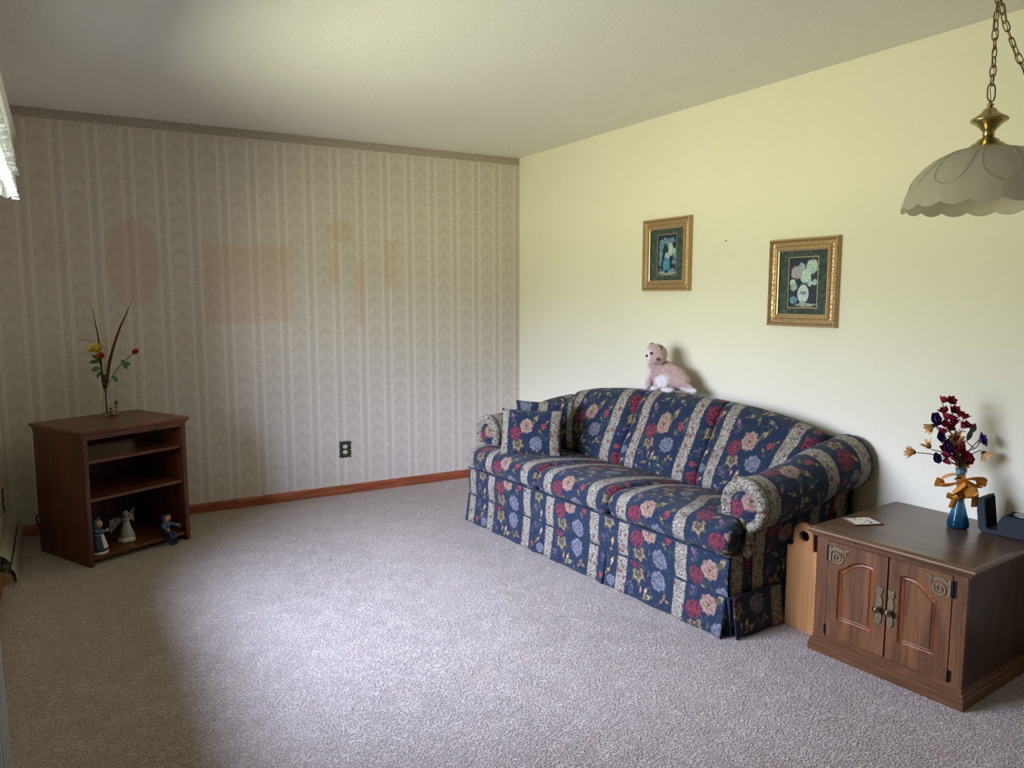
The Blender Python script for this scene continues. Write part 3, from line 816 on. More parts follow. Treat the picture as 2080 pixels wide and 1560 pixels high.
    strip(arc, lambda t: (.0032 + .0026 * sin(pi * t)) * (1 if t < .8 else max(.15, (1 - t) * 5)), b)
    strip([(hx + s * .060, .432), (hx + s * .068, .420), (hx + s * .072, .412)], lambda t: .0055 * (1 - t * .8), b)
    part(d, 'corner_ornament', b, M_antbrass)
    # back plate and knob
    kx = x1 - .024 if hinge_left else x0 + .013
    if hinge_left: kx = .262
    else: kx = .305
    b = bmesh.new()
    prof = lambda t: .0035 + .0085 * abs(sin(t * pi * 2.5)) ** .7
    strip([(kx, .198 + .137 * i / 40) for i in range(41)], prof, b)
    for zz, sg in ((.318, 1), (.214, -1)):
        strip([(kx + s * (-.004 + .007 * cos(q)), zz + sg * .007 * sin(q)) for q in [i * .35 for i in range(17)]], .0022, b, -.0055)
    part(d, 'back_plate', b, M_antbrass)
    M = Matrix.Translation((kx, -.004, .256)) @ Matrix.Rotation(radians(90), 4, 'X')
    b = lathe([(0, 0), (.008, 0), (.008, .002), (.0045, .004), (.004, .012), (.008, .015), (.0125, .018), (.0130, .022), (.0115, .0245), (.010, .0245), (.0085, .0275), (.004, .030), (0, .0305)], 28)
    bmesh.ops.transform(b, matrix=M, verts=b.verts); part(d, 'knob', b, M_knob, True)
    # hinges
    hxx = x0 - .002 if hinge_left else x1 + .0035
    for zc in ((.408, .03), (.102, .02)):
        b = bmesh.new(); M = Matrix.Translation((hxx, -.003, zc[0] - zc[1]))
        n_ = lathe([(0, 0), (.0035, 0), (.0042, .003), (.0042, zc[1] * 2 - .003), (.0035, zc[1] * 2), (0, zc[1] * 2)], 10)
        bmesh.ops.transform(n_, matrix=M, verts=n_.verts); join(b, n_)
        if not hinge_left: box(b, hxx + .001, hxx + .010, -.0022, .0, zc[0] - zc[1], zc[0] + zc[1])
        part(d, 'hinge', b, M_hinge)
    return d
door(.0515, .2855, True); door(.2915, .5095, False)

# pine board between sofa and cabinet
poly = [(-.005, 0), (.160, 0), (.160, .352), (.125, .352)]
for i in range(13):
    a = radians(0 + 180 * i / 12); poly.append((.0735 + .049 * cos(a), .412 + .048 * sin(a)))
poly += [(.0245, .362), (.018, .352), (-.005, .349)]
b = prism(poly, -.009, .009)
# oval hand hole cut with a boolean
bo = obj('pine_board', b, M_pine); hb = lathe([(0, -.05), (.0245, -.05), (.0245, .05), (0, .05)], 28)
bmesh.ops.transform(hb, matrix=Matrix.Translation((.077, 0, .405)) @ Matrix.Diagonal((1, 1, .88, 1)) @ Matrix.Rotation(radians(90), 4, 'X'), verts=hb.verts)
ho = obj('hole_cutter', hb, None); md = bo.modifiers.new('b', 'BOOLEAN'); md.object = ho; md.operation = 'DIFFERENCE'; md.solver = 'EXACT'
bpy.context.view_layer.update(); dg = bpy.context.evaluated_depsgraph_get(); me = bpy.data.meshes.new_from_object(bo.evaluated_get(dg))
bo.modifiers.clear(); bo.data = me; bpy.data.objects.remove(ho)
bm = bmesh.new(); bm.from_mesh(me); bmesh.ops.bevel(bm, geom=[e for e in bm.edges if len(e.link_faces) == 2 and e.calc_face_angle(0) > 1.2], offset=.0025, segments=2, affect='EDGES'); bm.to_mesh(me); bm.free()
bo.location = (2.612, 2.118, .0); bo.rotation_euler = (0, 0, radians(-90))
tag(bo, 'pale pine board with a rounded hand-hole tab standing between sofa and cabinet', 'board')

# printed card on the cabinet
m = Mat('card_print', .45, .4); x, y, z = m.sep(m.coord())
gx = (x / .0105); gy = (y / .0095)
cell = m.node('ShaderNodeTexWhiteNoise', noise_dimensions='2D'); m.put(cell.inputs['Vector'], m.comb(m.math('FLOOR', gx), m.math('FLOOR', gy)))
ink = X(m, cell.outputs['Value']).lt(.20) * m.smooth(m.noise(m.comb(x * 120., y * 120.), 1., 2.), .38, .45)
ins = m.smooth(x.ab(), .054, .0535) * m.smooth(y.ab(), .0445, .044)
grid_l = m.smooth(((gx).fr() - .5).ab(), .46, .49).mx(m.smooth(((gy).fr() - .5).ab(), .46, .49)) * .25
m.color(m.mix(ins, lin('#6a3c2c')[:3], m.mix((ink + grid_l).mn(1.), lin('#d8d4c8')[:3], lin('#26241f')[:3])))
P = []
for i in range(4):
    sx, sy = ((-1, -1), (1, -1), (1, 1), (-1, 1))[i]; P.append((sx * .060, sy * .050))
b = grid(lambda a, c: (lerp(-.060, .060, a) + .002 * sin(c * 9), lerp(-.050, .050, c) + .0015 * sin(a * 11), .0035 + .003 * abs(a - .5) ** 2), 14, 12)
r = bmesh.ops.extrude_face_region(b, geom=b.faces[:])
for v in r['geom']:
    if isinstance(v, bmesh.types.BMVert): v.co.z -= .0032
o = obj('patterned_card', b, m.m, None); o.location = (2.705, 1.852, .5005); o.rotation_euler = (0, 0, radians(-22))
tag(o, 'thin card with black and white check print on the end cabinet top', 'card')

# open dark blue case
M_case = plain('dark_blue_leatherette', '#1d242d', .6, .3, 0, .1, 300, .0004); M_caseb = plain('black_velvet_lining', '#0a0b0e', .95, .1)
case = empty('open_case', (2.975, 1.545, .501), radians(-82), 'small dark blue hinged case standing open beside the blue vase', 'case')
poly = [(-.004, .012), (.006, .001), (.015, 0), (.14, 0), (.14, .016), (.030, .016), (.024, .022), (.010, .135), (-.012, .128), (-.013, .08)]
b = prism([(p[0], p[1]) for p in poly], 0, .098, bev=.002)
part(case, 'lid_and_spine', b, M_case)
part(case, 'lining', prism([(.0285, .020), (.0155, .126), (.0125, .126), (.0245, .020)], .008, .090), M_caseb)
poly = [(.058, .0), (.060, .048), (.076, .078), (.20, .078), (.20, .0)]
part(case, 'base_block', prism(poly, -.001, .099, bev=.003), M_case)
b = lathe([(0, 0), (.036, 0), (.038, .002), (.038, .005), (.034, .006), (.032, .003), (0, .003)], 36, None, (.136, .049, .078))
part(case, 'glass_disc', b, plain('smoky_glass_disc', '#8a8f96', .08, .6, .4), True)
part(case, 'recess', B(.084, .19, .006, .092, .0775, .0792, .0), M_caseb)

# ------------------------------------------------------------------ framed prints
m = Mat('carved_gold_frame', .40, .5, .6); o_ = m.coord(); n1 = m.noise(o_, 130., 3.); n2 = m.vor(o_, 150.)
m.color(m.mix(n1, lin('#9a7e5c')[:3], lin('#d4b48c')[:3])); m.bump(m.smooth(n2, .1, .6) * .7 + n1 * .5, .0016); M_gold = m.m
M_gold2 = plain('smooth_gold_lip', '#dcc09a', .30, .5, .8, .06, 40)
m = Mat('green_marbled_mat', .8, .2); o_ = m.coord(); n1 = m.noise(o_, 26., 4., .6, 2.5)
m.color(m.mix(m.smooth(n1, .35, .7), lin('#323e3c')[:3], lin('#5a6a66')[:3])); M_mat = m.m
def art(name, kind):
    m = Mat(name, .45, .35); x, y, z = m.sep(m.coord()); v = m.comb(x, z)
    n = m.noise(v, 40., 4.); nf = m.noise(v, 170., 3.); bl = m.vor(v, 130.); b2 = m.noise(v, 70., 4., .7, 1.5)
    col = m.mix(n, lin('#141b2c')[:3], lin('#2d3f57')[:3])
    def blob(cx, cz, rx, rz, c1, c2, soft=.25, wob=.35):
        nonlocal col
        a = (x - cx) / rx; b = (z - cz) / rz; d = a * a + b * b + (b2 - .5) * wob * 4.
        k = m.smooth(d, 1.05, 1.05 - soft)
        c = m.mix(m.smooth(bl, .15, .6), lin(c2)[:3], lin(c1)[:3])
        col = m.mix(k, col, c)
    if kind == 'left':
        blob(0, -.105, .085, .012, '#8d97a0', '#c4cbd0', .5); 
        for cx, cz, rx, rz in ((-.05, .055, .022, .035), (-.02, .080, .02, .022), (.012, .07, .02, .03), (.045, .08, .02, .018), (-.055, .005, .018, .03), (-.058, -.035, .016, .032), (.062, -.005, .016, .022), (.058, -.045, .018, .016)):
            blob(cx, cz, rx, rz, '#4d7396', '#a6c2cf', .5, .8)
        blob(.030, .028, .022, .042, '#9fc0b4', '#d6e3cc', .4, .4); blob(.060, .02, .014, .02, '#8db0b4', '#c2d8d4', .4)
        blob(.0, -.015, .022, .030, '#8fb4c0', '#d2dde0', .4, .5); blob(-.005, -.060, .030, .046, '#3c83a4', '#6db2cb', .15, .1); blob(-.004, -.098, .017, .010, '#1d3a50', '#2d5570', .2, .1)
        blob(.045, -.092, .020, .014, '#587f9e', '#9fbdd0', .3, .5); blob(-.055, -.088, .018, .010, '#3f5a88', '#7b93b8', .3, .5)
    else:
        blob(.02, -.108, .06, .010, '#8d948e', '#d9d9cc', .5, .8)
        for cx, cz, r, c1, c2 in ((-.045, .048, .030, '#9d9bb0', '#cdc7d0'), (-.012, .07, .024, '#8d9fae', '#c9d0d4'), (.048, .075, .034, '#a7bfc2', '#dfe9e2'), (-.062, .0, .018, '#a8bcc8', '#e2eaee'), (-.055, -.02, .022, '#8ea2a2', '#d4dccc'), (.012, .030, .034, '#b2cac4', '#e8efe4'), (.038, -.004, .016, '#a9bcc4', '#dde6e8'), (.066, .0, .015, '#8fb0c4', '#d6e6ea'), (-.032, .04, .022, '#a598a8', '#c8b8c0')):
            blob(cx, cz, r, r * 1.05, c1, c2, .35, .6)
        blob(.003, -.018, .020, .018, '#31566c', '#5f8aa0', .2, .1); blob(.001, -.055, .033, .044, '#b8cbd2', '#e2eaea', .12, .06)
        blob(.0, -.050, .022, .010, '#3d5f86', '#a9bccb', .5, 1.2); blob(-.002, -.096, .017, .008, '#86a0b0', '#b8c8d0', .2, .1)
        blob(-.055, -.085, .022, .018, '#4b7fa4', '#a3c6d8', .15, .3); blob(.050, -.09, .022, .012, '#2a2b4a', '#3d3f63', .3, .3)
    m.color(m.mix((nf - .5).ab() * .5, col, lin('#0f1622')[:3])); return m.m
def frame(name_, y0, y1, z0, z1, mw, ow, oh, pic, label):
    t = empty('picture_frame', (XR, (y0 + y1) / 2, (z0 + z1) / 2), radians(-90), label, 'picture', None); W, H = (y1 - y0), z1 - z0
    # local: x along the wall, y = out of the wall is negative y
    def ring(b, prof):
        rows = []
        for ins, d in prof:
            w, h = W / 2 - ins, H / 2 - ins
            rows.append([b.verts.new(p) for p in ((-w, -d, -h), (w, -d, -h), (w, -d, h), (-w, -d, h))])
        for A, D in zip(rows, rows[1:]):
            for i in range(4): j = (i + 1) % 4; b.faces.new((A[i], A[j], D[j], D[i]))
        return b
    part(t, 'moulding', ring(bmesh.new(), [(.0, .001), (.0, .018), (.004, .025), (.009, .027), (.013, .022), (.018, .015), (.027, .012), (mw * .60, .015), (mw * .68, .022), (mw * .76, .021), (mw * .78, .017)]), M_gold)
    part(t, 'inner_lip', ring(bmesh.new(), [(mw * .76, .020), (mw * .80, .0235), (mw * .86, .0235), (mw * .90, .018), (mw * .93, .019), (mw, .017), (mw, .008)]), M_gold2)
    # beading along the outer edge
    b = bmesh.new(); 
    for sx in (-1, 1):
        for i in range(int(H / .011)):
            z = -H/2 + .006 + i * .011; bmesh.ops.create_icosphere(b, subdivisions=1, radius=.0042, matrix=Matrix.Translation((sx * (W/2 - .006), -.0265, z)))
    for sz in (-1, 1):
        for i in range(int(W / .011)):
            x = -W/2 + .006 + i * .011; bmesh.ops.create_icosphere(b, subdivisions=1, radius=.0042, matrix=Matrix.Translation((x, -.0265, sz * (H/2 - .006))))
    o = part(t, 'beading', b, M_gold2, True); o['kind'] = 'stuff'
    w, h = W/2 - mw + .004, H/2 - mw + .004
    b = bmesh.new(); rows = []
    for (a, c), d in (((w, h), .008), ((ow / 2 + .004, oh / 2 + .004), .008), ((ow / 2 + .004, oh / 2 + .004), .006)):
        rows.append([b.verts.new(p) for p in ((-a, -d, -c), (a, -d, -c), (a, -d, c), (-a, -d, c))])
    for A, D in zip(rows, rows[1:]):
        for i in range(4): j = (i + 1) % 4; b.faces.new((A[i], A[j], D[j], D[i]))
    part(t, 'mount_board', b, M_mat)
    b = bmesh.new(); rows = []
    for (a, c), d in (((ow / 2 + .0045, oh / 2 + .0045), .0095), ((ow / 2, oh / 2), .0095), ((ow / 2, oh / 2), .006)):
        rows.append([b.verts.new(p) for p in ((-a, -d, -c), (a, -d, -c), (a, -d, c), (-a, -d, c))])
    for A, D in zip(rows, rows[1:]):
        for i in range(4): j = (i + 1) % 4; b.faces.new((A[i], A[j], D[j], D[i]))
    part(t, 'gold_slip', b, M_gold2)
    part(t, 'print', B(-ow/2 - .002, ow/2 + .002, -.0062, -.004, -oh/2 - .002, oh/2 + .002), pic)
    part(t, 'backing', B(-w, w, -.004, -.002, -h, h), M_black)
    return t
frame('l', 3.288, 3.695, 1.421, 1.845, .062, .158, .232, art('blue_vase_still_life', 'left'), 'gold framed print of flowers in a blue vase, left and higher of the two')
frame('r', 2.318, 2.717, 1.243, 1.668, .060, .165, .240, art('white_vase_still_life', 'right'), 'gold framed print of pale blooms in a white vase, nearer the hanging lamp')
def nail(loc, rot, label):
    b = lathe([(0, 0), (.0012, 0), (.0012, .008), (.0028, .008), (.0028, .0092), (0, .0095)], 8); o = obj('nail', b, M_hinge); o.location = loc; o.rotation_euler = rot; tag(o, label, 'nail')
nail((XR, 3.03, 1.686), (0, radians(-90), 0), 'tiny nail left in the cream wall between the two framed prints')
nail((.43, YB, 1.86), (radians(90), 0, 0), 'tiny dark nail left in the striped wallpaper above the feather vase')

# ------------------------------------------------------------------ outlets
def outlet(loc, rz, W, H, label):
    t = empty('wall_outlet', loc, rz, label, 'outlet')
    P = []                                                     # scalloped ornate plate outline
    for i in range(72):
        a = 2 * pi * i / 72; c, s = cos(a), sin(a); k = 1 / max(abs(c), abs(s)); wob = 1 + .045 * sin(a * 12) + .03 * sin(a * 20 + 1)
        P.append((c * k * W / 2 * wob * .97, s * k * H / 2 * wob * .97))
    part(t, 'cover_plate', prism(P, -.005, 0, bev=.0008), M_plate)
    b = bmesh.new()
    for i in range(10):
        a = 2 * pi * i / 10; ellipsoid(b, (cos(a) * W * .37, -.005, sin(a) * H * .40), (.006, .003, .007), None, 1)
    part(t, 'relief', b, M_plate, True)
    for z in (.0195, -.0195):
        b = bmesh.new(); n = lathe([(0, 0), (.0165, 0), (.0165, .002), (.015, .003), (0, .003)], 24); bmesh.ops.transform(n, matrix=Matrix.Translation((0, -.005, z)) @ Matrix.Rotation(radians(90), 4, 'X') @ Matrix.Diagonal((1, .85, 1, 1)), verts=n.verts); join(b, n)
        r = part(t, 'receptacle', b, M_recept)
        b = bmesh.new(); box(b, -.0075, -.0055, -.0085, -.0079, z - .001, z + .007); box(b, .0055, .0075, -.0085, -.0079, z - .001, z + .007); box(b, -.002, .002, -.0085, -.0079, z - .010, z - .006)
        part(r, 'slots', b, M_black)
M_recept = plain('ivory_receptacle', '#d9d6c6', .4)
m = Mat('antique_metal_plate', .45, .5, .7); o_ = m.coord(); n1 = m.noise(o_, 180., 3.)
m.color(m.mix(m.smooth(n1, .4, .65), lin('#2e2c26')[:3], lin('#7b7768')[:3])); m.bump(n1, .002); M_plate = m.m
outlet((1.697, YB - .0002, .318), 0, .083, .118, 'ornate dark metal outlet cover low on the striped wallpaper')
outlet((XL + .0002, 4.93, .285), radians(90), .083, .125, 'ornate outlet cover at the left edge, above the baseboard heater')

# ------------------------------------------------------------------ baseboard heater
ht = empty('baseboard_heater', (XL, 4.33, 0), 0, 'cream metal baseboard heater along the left wall, near end open', 'heater')
Lh = YB - 4.33 - .004
def hp(pts, y0=0., y1=Lh, t=.0015):
    b = bmesh.new(); rows = []
    for y in (y0, y1): rows.append([b.verts.new((p[0], y, p[1])) for p in pts])
    for i in range(len(pts) - 1): b.faces.new((rows[0][i], rows[0][i+1], rows[1][i+1], rows[1][i]))
    bmesh.ops.recalc_face_normals(b, faces=b.faces); bmesh.ops.solidify(b, geom=b.faces[:], thickness=t); return b
part(ht, 'back_plate', hp([(.002, .01), (.002, .152), (.008, .155), (.030, .136), (.050, .112)]), M_heater)
part(ht, 'front_cover', hp([(.052, .078), (.060, .070), (.068, .052), (.074, .012), (.068, .004)]), M_heater)
b = tube([(.030, .02, .055), (.030, Lh, .055)], .009, 10); part(ht, 'pipe', b, plain('copper_pipe', '#8a5a38', .35, .5, .9), True)
b = bmesh.new()
for i in range(60): box(b, .010, .050, .06 + i * .0125, .0606 + i * .0125, .030, .085)
o = part(ht, 'fins', b, plain('aluminium_fins', '#8f8f8a', .4, .5, .8)); o['kind'] = 'stuff'
part(ht, 'end_block', prism([(.004, 0), (.060, 0), (.056, .030), (.044, .050), (.028, .056), (.004, .056)], .0, .05), plain('tan_end_block', '#8c7550', .6))

# ------------------------------------------------------------------ curtains on the window wall
M_lace = Mat('white_lace', .85, .2); m = M_lace; o_ = m.coord(); n1 = m.noise(o_, 90., 3.); v1 = m.vor(o_, 55.)
m.color(m.mix(m.smooth(n1, .35, .65), lin('#a9aca6')[:3], lin('#e6e8e4')[:3])); m.bump(v1 + n1, .004)
def translucent(m, amt, col, alpha=None):
    t = m.t; tr = m.node('ShaderNodeBsdfTranslucent'); tr.inputs[0].default_value = lin(col); mx = m.node('ShaderNodeMixShader'); m.put(mx.inputs[0], amt)
    t.links.new(m.b.outputs[0], mx.inputs[1]); t.links.new(tr.outputs[0], mx.inputs[2])
    if alpha is not None:
        tp = m.node('ShaderNodeBsdfTransparent'); m2 = m.node('ShaderNodeMixShader'); m.put(m2.inputs[0], alpha)
        t.links.new(tp.outputs[0], m2.inputs[1]); t.links.new(mx.outputs[0], m2.inputs[2]); t.links.new(m2.outputs[0], m.out.inputs[0])
    else: t.links.new(mx.outputs[0], m.out.inputs[0])
translucent(M_lace, .20, '#ffffff', m.smooth(v1, .05, .16) * .1 + .9)
val = empty('lace_valance', (-.10, 3.97, 2.06), 0, 'white ruffled lace valance along the window at the upper left edge', 'curtain')
tiers = [(.0, -.095, .0), (-.075, -.16, .010), (-.140, -.215, .004), (-.195, -.258, .012)]
for i, (zt, zb, out) in enumerate(tiers):
    r = random.Random(i)
    def f(a, b, zt=zt, zb=zb, out=out, i=i):
        y = -2.2 * a; z = lerp(zt, zb, b) + .004 * sin(y * 60 + i * 2) * b
        x = -.012 + out * b - (.003 * i) + (.006 + .012 * b) * sin(y * 95 + i * 1.3 + 1.2 * sin(y * 21 + i)) * (.4 + .6 * b)
        return (x - .014, y, z)
    o = part(val, 'ruffle', grid(f, 420, 6), M_lace.m, True)
part(val, 'rod', tube([(-.012, .0, .012), (-.012, -2.2, .012)], .009, 10), M_white, True)
def f(a, b): return (-.018 - .19 * a, .0 + .006 * sin(a * 40) * b, lerp(0, -.25, b) + .006 * sin(a * 25) * b)
part(val, 'return', grid(f, 30, 8), M_lace.m, True)
part(val, 'light_block_board', B(-.208, -.014, -2.2, .0, -.004, .006, .001), M_white)  # added board over the valance, blocks window light rising to the ceiling
for y in (-.03, -2.17): part(val, 'bracket', B(-.208, -.010, y - .006, y + .006, .004, .018, .001), M_white)

M_drape = Mat('pale_sheer_drape', .8, .2); m = M_drape; o_ = m.coord(); x, y, z = m.sep(o_)
m.color(m.mix(m.noise(m.comb(x * 300., y * 300., z * 40.), 1., 2.), lin('#cfcfd0')[:3], lin('#e6e5e4')[:3])); translucent(M_drape, .45, '#e8ecf6')
dr = empty('floor_length_drape', (-.20, 1.90, 0), 0, 'pale floor-length drape hanging at the lower left edge of the view', 'curtain')
def f(a, b):
    s = a * 2 * pi * 5; z = lerp(2.04, .012, b); pin = .55 + .45 * b
    return (.0 + .040 * sin(s) * pin + .014, lerp(-.15, .16, a) + .012 * sin(2 * s), z)
o = part(dr, 'panel', grid(f, 120, 24), M_drape.m, True); md = o.modifiers.new('s', 'SOLIDIFY'); md.thickness = .002
b = bmesh.new()
part(dr, 'heading_tape', B(-.02, .05, -.16, .17, 2.035, 2.055, .004), M_white)
part(dr, 'hem', grid(lambda a, b: (f(a, 1)[0] + .003, f(a, 1)[1], lerp(.012, .06, b)), 120, 2), M_drape.m, True)

# ceiling hook near the corner
hk = empty('ceiling_hook', (2.826, 4.87, ZC), 0, 'small white T-shaped hook on the ceiling near the far corner', 'hook')
part(hk, 'stem', tube([(0, 0, 0), (0, 0, -.03)], .004, 8), M_white, True)
part(hk, 'crossbar', tube([(-.022, .010, -.004), (.022, -.010, -.004)], .005, 8), M_white, True)
part(hk, 'curl', tube(curve_pts([(0, 0, -.028), (.008, 0, -.036), (.014, 0, -.028)], 5), .003, 8), M_white, True)

# ------------------------------------------------------------------ plush cat on the sofa back
def blob_mesh(parts, voxel, smooth=2):
    b = bmesh.new()
    for c, r, *rt in parts: ellipsoid(b, c, r, rt[0] if rt else None, 3)
    o = obj('tmp_blob', b, None); md = o.modifiers.new('r', 'REMESH'); md.mode = 'VOXEL'; md.voxel_size = voxel
    ms = o.modifiers.new('s', 'SMOOTH'); ms.iterations = smooth * 3; ms.factor = .6
    bpy.context.view_layer.update(); dg = bpy.context.evaluated_depsgraph_get(); me = bpy.data.meshes.new_from_object(o.evaluated_get(dg))
    bpy.data.objects.remove(o); return me
m = Mat('plush_fur', .95, .1); o_ = m.coord(); x, y, z = m.sep(o_)
n1 = m.noise(o_, 14., 3.); n2 = m.noise(m.scale(o_, (1., 1., .4)), 300., 2.)
def near(cx, cy, cz, r, s=.02):
    a = x - cx; b = y - cy; c = z - cz; return m.smooth((a*a + b*b + c*c).sq() + (n1 - .5) * .02, r + s, r - s * .4)
# local coordinates: object origin at (2.97, 3.28, .86); chest, face side, haunch and paws are white, rest dusty rose
W_ = near(-.03, .17, .08, .055).mx(near(-.080, .115, .185, .044)).mx(near(-.06, .0, .055, .040)).mx(m.smooth(z, .034, .018)).mx(near(-.01, .150, .13, .03))
c = m.mix(n1, lin('#bf9a98')[:3], lin('#dcbfbd')[:3]); c = m.mix(W_, c, lin('#f4eef4')[:3])
c = m.mix(near(-.085, .002 + .0, .178, .016, .010), c, lin('#8a6250')[:3])
m.color(m.mix(m.smooth(n2, .3, .7) * .2, c, lin('#a88a8c')[:3])); m.bump(n2, .004); M_fur = m.m; m.b.inputs['Sheen Weight'].default_value = .5
CO = Vector((2.97, 3.28, .858))
catp = [((2.990, 3.262, .930), (.055, .088, .070)), ((2.985, 3.33, .962), (.052, .080, .062)), ((2.972, 3.405, .950), (.046, .052, .080)), ((2.968, 3.395, 1.0), (.044, .048, .05)),
        ((2.990, 3.205, .915), (.045, .065, .045)), ((2.935, 3.290, .912), (.028, .050, .042)),
        ((2.930, 3.405, .905), (.020, .022, .052)), ((2.925, 3.335, .900), (.018, .022, .045)), ((2.905, 3.400, .868), (.030, .024, .013)), ((2.900, 3.315, .872), (.032, .026, .014)), ((2.905, 3.215, .873), (.030, .045, .017)),
        ((2.985, 3.165, .890), (.024, .04, .026)), ((2.985, 3.135, .882), (.021, .035, .022)), ((2.985, 3.105, .874), (.018, .03, .018))]
me = blob_mesh([((Vector(c) - CO), r) for c, r in catp], .0055)
cat = obj('plush_cat', me, M_fur, None, True); cat.location = CO
tag(cat, 'pink and white plush cat sitting on top of the sofa back', 'toy')
me = blob_mesh([(Vector((2.950, 3.372, 1.058)) - CO, (.062, .068, .062)), (Vector((2.912, 3.345, 1.036)) - CO, (.034, .042, .032)), (Vector((2.925, 3.315, 1.04)) - CO, (.035, .035, .035))], .005)
hd = part(cat, 'head', me, M_fur, True)
M_eye = plain('black_bead_eye', '#0b0a0d', .12, .6, 0, 0); M_nose = plain('brown_felt_nose', '#7d5648', .8); M_ear = plain('grey_plush_ear', '#6a6069', .9, .1); M_earin = plain('pale_ear_lining', '#b9b0bd', .9, .1)
for q, r in (((2.886, 3.376, 1.052), .0075), ((2.889, 3.343, 1.068), .0080)): part(hd, 'eye', ellipsoid(bmesh.new(), Vector(q) - CO, (r, r, r)), M_eye, True)
part(hd, 'nose', ellipsoid(bmesh.new(), Vector((2.892, 3.292, 1.037)) - CO, (.010, .011, .009)), M_nose, True)
part(hd, 'mouth', tube(curve_pts([Vector(q) - CO for q in ((2.892, 3.318, 1.014), (2.889, 3.300, 1.020), (2.896, 3.288, 1.014))], 4), .0016, 6), M_nose, True)
def ear(c, tip, side, n):
    b = bmesh.new(); c, tip, side = Vector(c) - CO, Vector(tip) - CO, Vector(side); d = tip - c; t = Vector(n) * .006
    def f(a, bb):
        w = (1 - bb) ** .6; p = c + d * bb + side * (a * 2 - 1) * w; return p + t * (1 - (a*2-1) ** 2)
    g = grid(f, 8, 6); bmesh.ops.solidify(g, geom=g.faces[:], thickness=.004); e = part(hd, 'ear', g, M_ear, True)
    g = grid(lambda a, bb: f(.25 + a * .5, .08 + bb * .65) + Vector(n) * .0035, 6, 5); 
    b2 = obj('ear_lining', g, M_earin, hd, True); return e
def ear(c, r, ea, eb):
    R_ = Matrix.Rotation(ea, 3, 'Z') @ Matrix.Rotation(eb, 3, 'X'); c = Vector(c) - CO
    e = part(hd, 'ear', ellipsoid(bmesh.new(), c, r, R_, 3), M_ear, True)
    part(hd, 'ear_lining', ellipsoid(bmesh.new(), c + R_ @ Vector((-r[0] * .5, 0, 0)) + Vector((-.001, 0, -.001)), (r[0] * .75, r[1] * .55, r[2] * .75), R_, 2), M_earin, True)
ear((2.935, 3.330, 1.090), (.008, .016, .026), radians(25), radians(32))
ear((2.945, 3.405, 1.112), (.008, .018, .011), radians(10), radians(-10))
# fur strands
def fur(parent, me, n, ln, seed):
    rnd = random.Random(seed); b = bmesh.new(); polys = list(me.polygons); ar = [p.area for p in polys]; ch = rnd.choices(polys, ar, k=n)
    for p in ch:
        vs = [me.vertices[i].co for i in p.vertices]; w = [rnd.random() for _ in vs]; s = sum(w); q = sum((v * k for v, k in zip(vs, w)), Vector()) / s
        d = (p.normal + Vector((rnd.uniform(-.5, .5), rnd.uniform(-.5, .5), -.5 - rnd.random() * .5))).normalized() * ln * rnd.uniform(.6, 1.2)
        t = p.normal.cross(d).normalized() * .0007; b.faces.new([b.verts.new(q - t), b.verts.new(q + t), b.verts.new(q + d)])
    o = part(parent, 'fur', b, M_fur); o['kind'] = 'stuff'
fur(cat, cat.data, 7000, .012, 1); fur(hd, hd.data, 2200, .007, 2)

# ------------------------------------------------------------------ flowers: building blocks
def petal(b, c, d, L, W, cup=.2, n=5, up=Vector((0, 0, 1)), tip=1.):
    """one petal from c along d, cupped towards up, as a thin double sided sheet"""
    d = d.normalized(); s = d.cross(up)
    if s.length < 1e-4: s = Vector((1, 0, 0))
    s.normalize(); u = s.cross(d)
    for sg in (0, 1):
        rows = []
        for i in range(n + 1):
            t = i / n; w = W * (sin(pi * min(.999, t ** .8 * (.93 if tip > .5 else .8)) ) ** .8 + .06) * (1 if t < 1 else .25)
            z = cup * L * t * t; ce = c + d * L * t + u * (z - sg * .0006)
            rows.append([b.verts.new(ce + s * w * k + u * (abs(k) * w * .35)) for k in (-1, 0, 1)])
        for A, D in zip(rows, rows[1:]):
            for k in (0, 1): b.faces.new((A[k], A[k+1], D[k+1], D[k]) if sg else (A[k], D[k], D[k+1], A[k+1]))
    return b
def basis(d):
    d = Vector(d).normalized(); s = d.cross(Vector((.3, .2, .9))).normalized(); return d, s, s.cross(d)
def bloom(c, d, layers, seed=0):
    """layers: (count, length, width, opening angle deg, cup)"""
    rnd = random.Random(seed); b = bmesh.new(); d, s, t = basis(d); c = Vector(c)
    for n, Lp, W, op, cup in layers:
        ph = rnd.random() * 6
        for i in range(n):
            a = 2 * pi * i / n + ph + rnd.uniform(-.1, .1); rad = s * cos(a) + t * sin(a); o2 = radians(op + rnd.uniform(-6, 6))
            petal(b, c + rad * Lp * .06, rad * sin(o2) + d * cos(o2), Lp * rnd.uniform(.9, 1.08), W, cup, 5, d)
    return b
def leafm(b, c, d, L, W, up=(0, 0, 1), droop=.15):
    d = Vector(d).normalized(); up = Vector(up); s = d.cross(up).normalized(); u = s.cross(d); c = Vector(c)
    for sg in (0, 1):
        rows = []
        for i in range(8):
            t = i / 7; w = W * sin(pi * (t * .96 + .02)) ** .9 * (1 + .06 * (i % 2)); ce = c + d * L * t - Vector((0, 0, 1)) * droop * L * t * t - u * sg * .0007
            rows.append([b.verts.new(ce + s * w * k + u * abs(k) * w * .25) for k in (-1, 0, 1)])
        for A, D in zip(rows, rows[1:]):
            for k in (0, 1): b.faces.new((A[k], A[k+1], D[k+1], D[k]) if sg else (A[k], D[k], D[k+1], A[k+1]))
    return b
M_yel = plain('yellow_silk_petal', '#f0e274', .7, .2, 0, .08); M_org = plain('orange_satin_petal', '#d8642c', .35, .5, 0, .15)
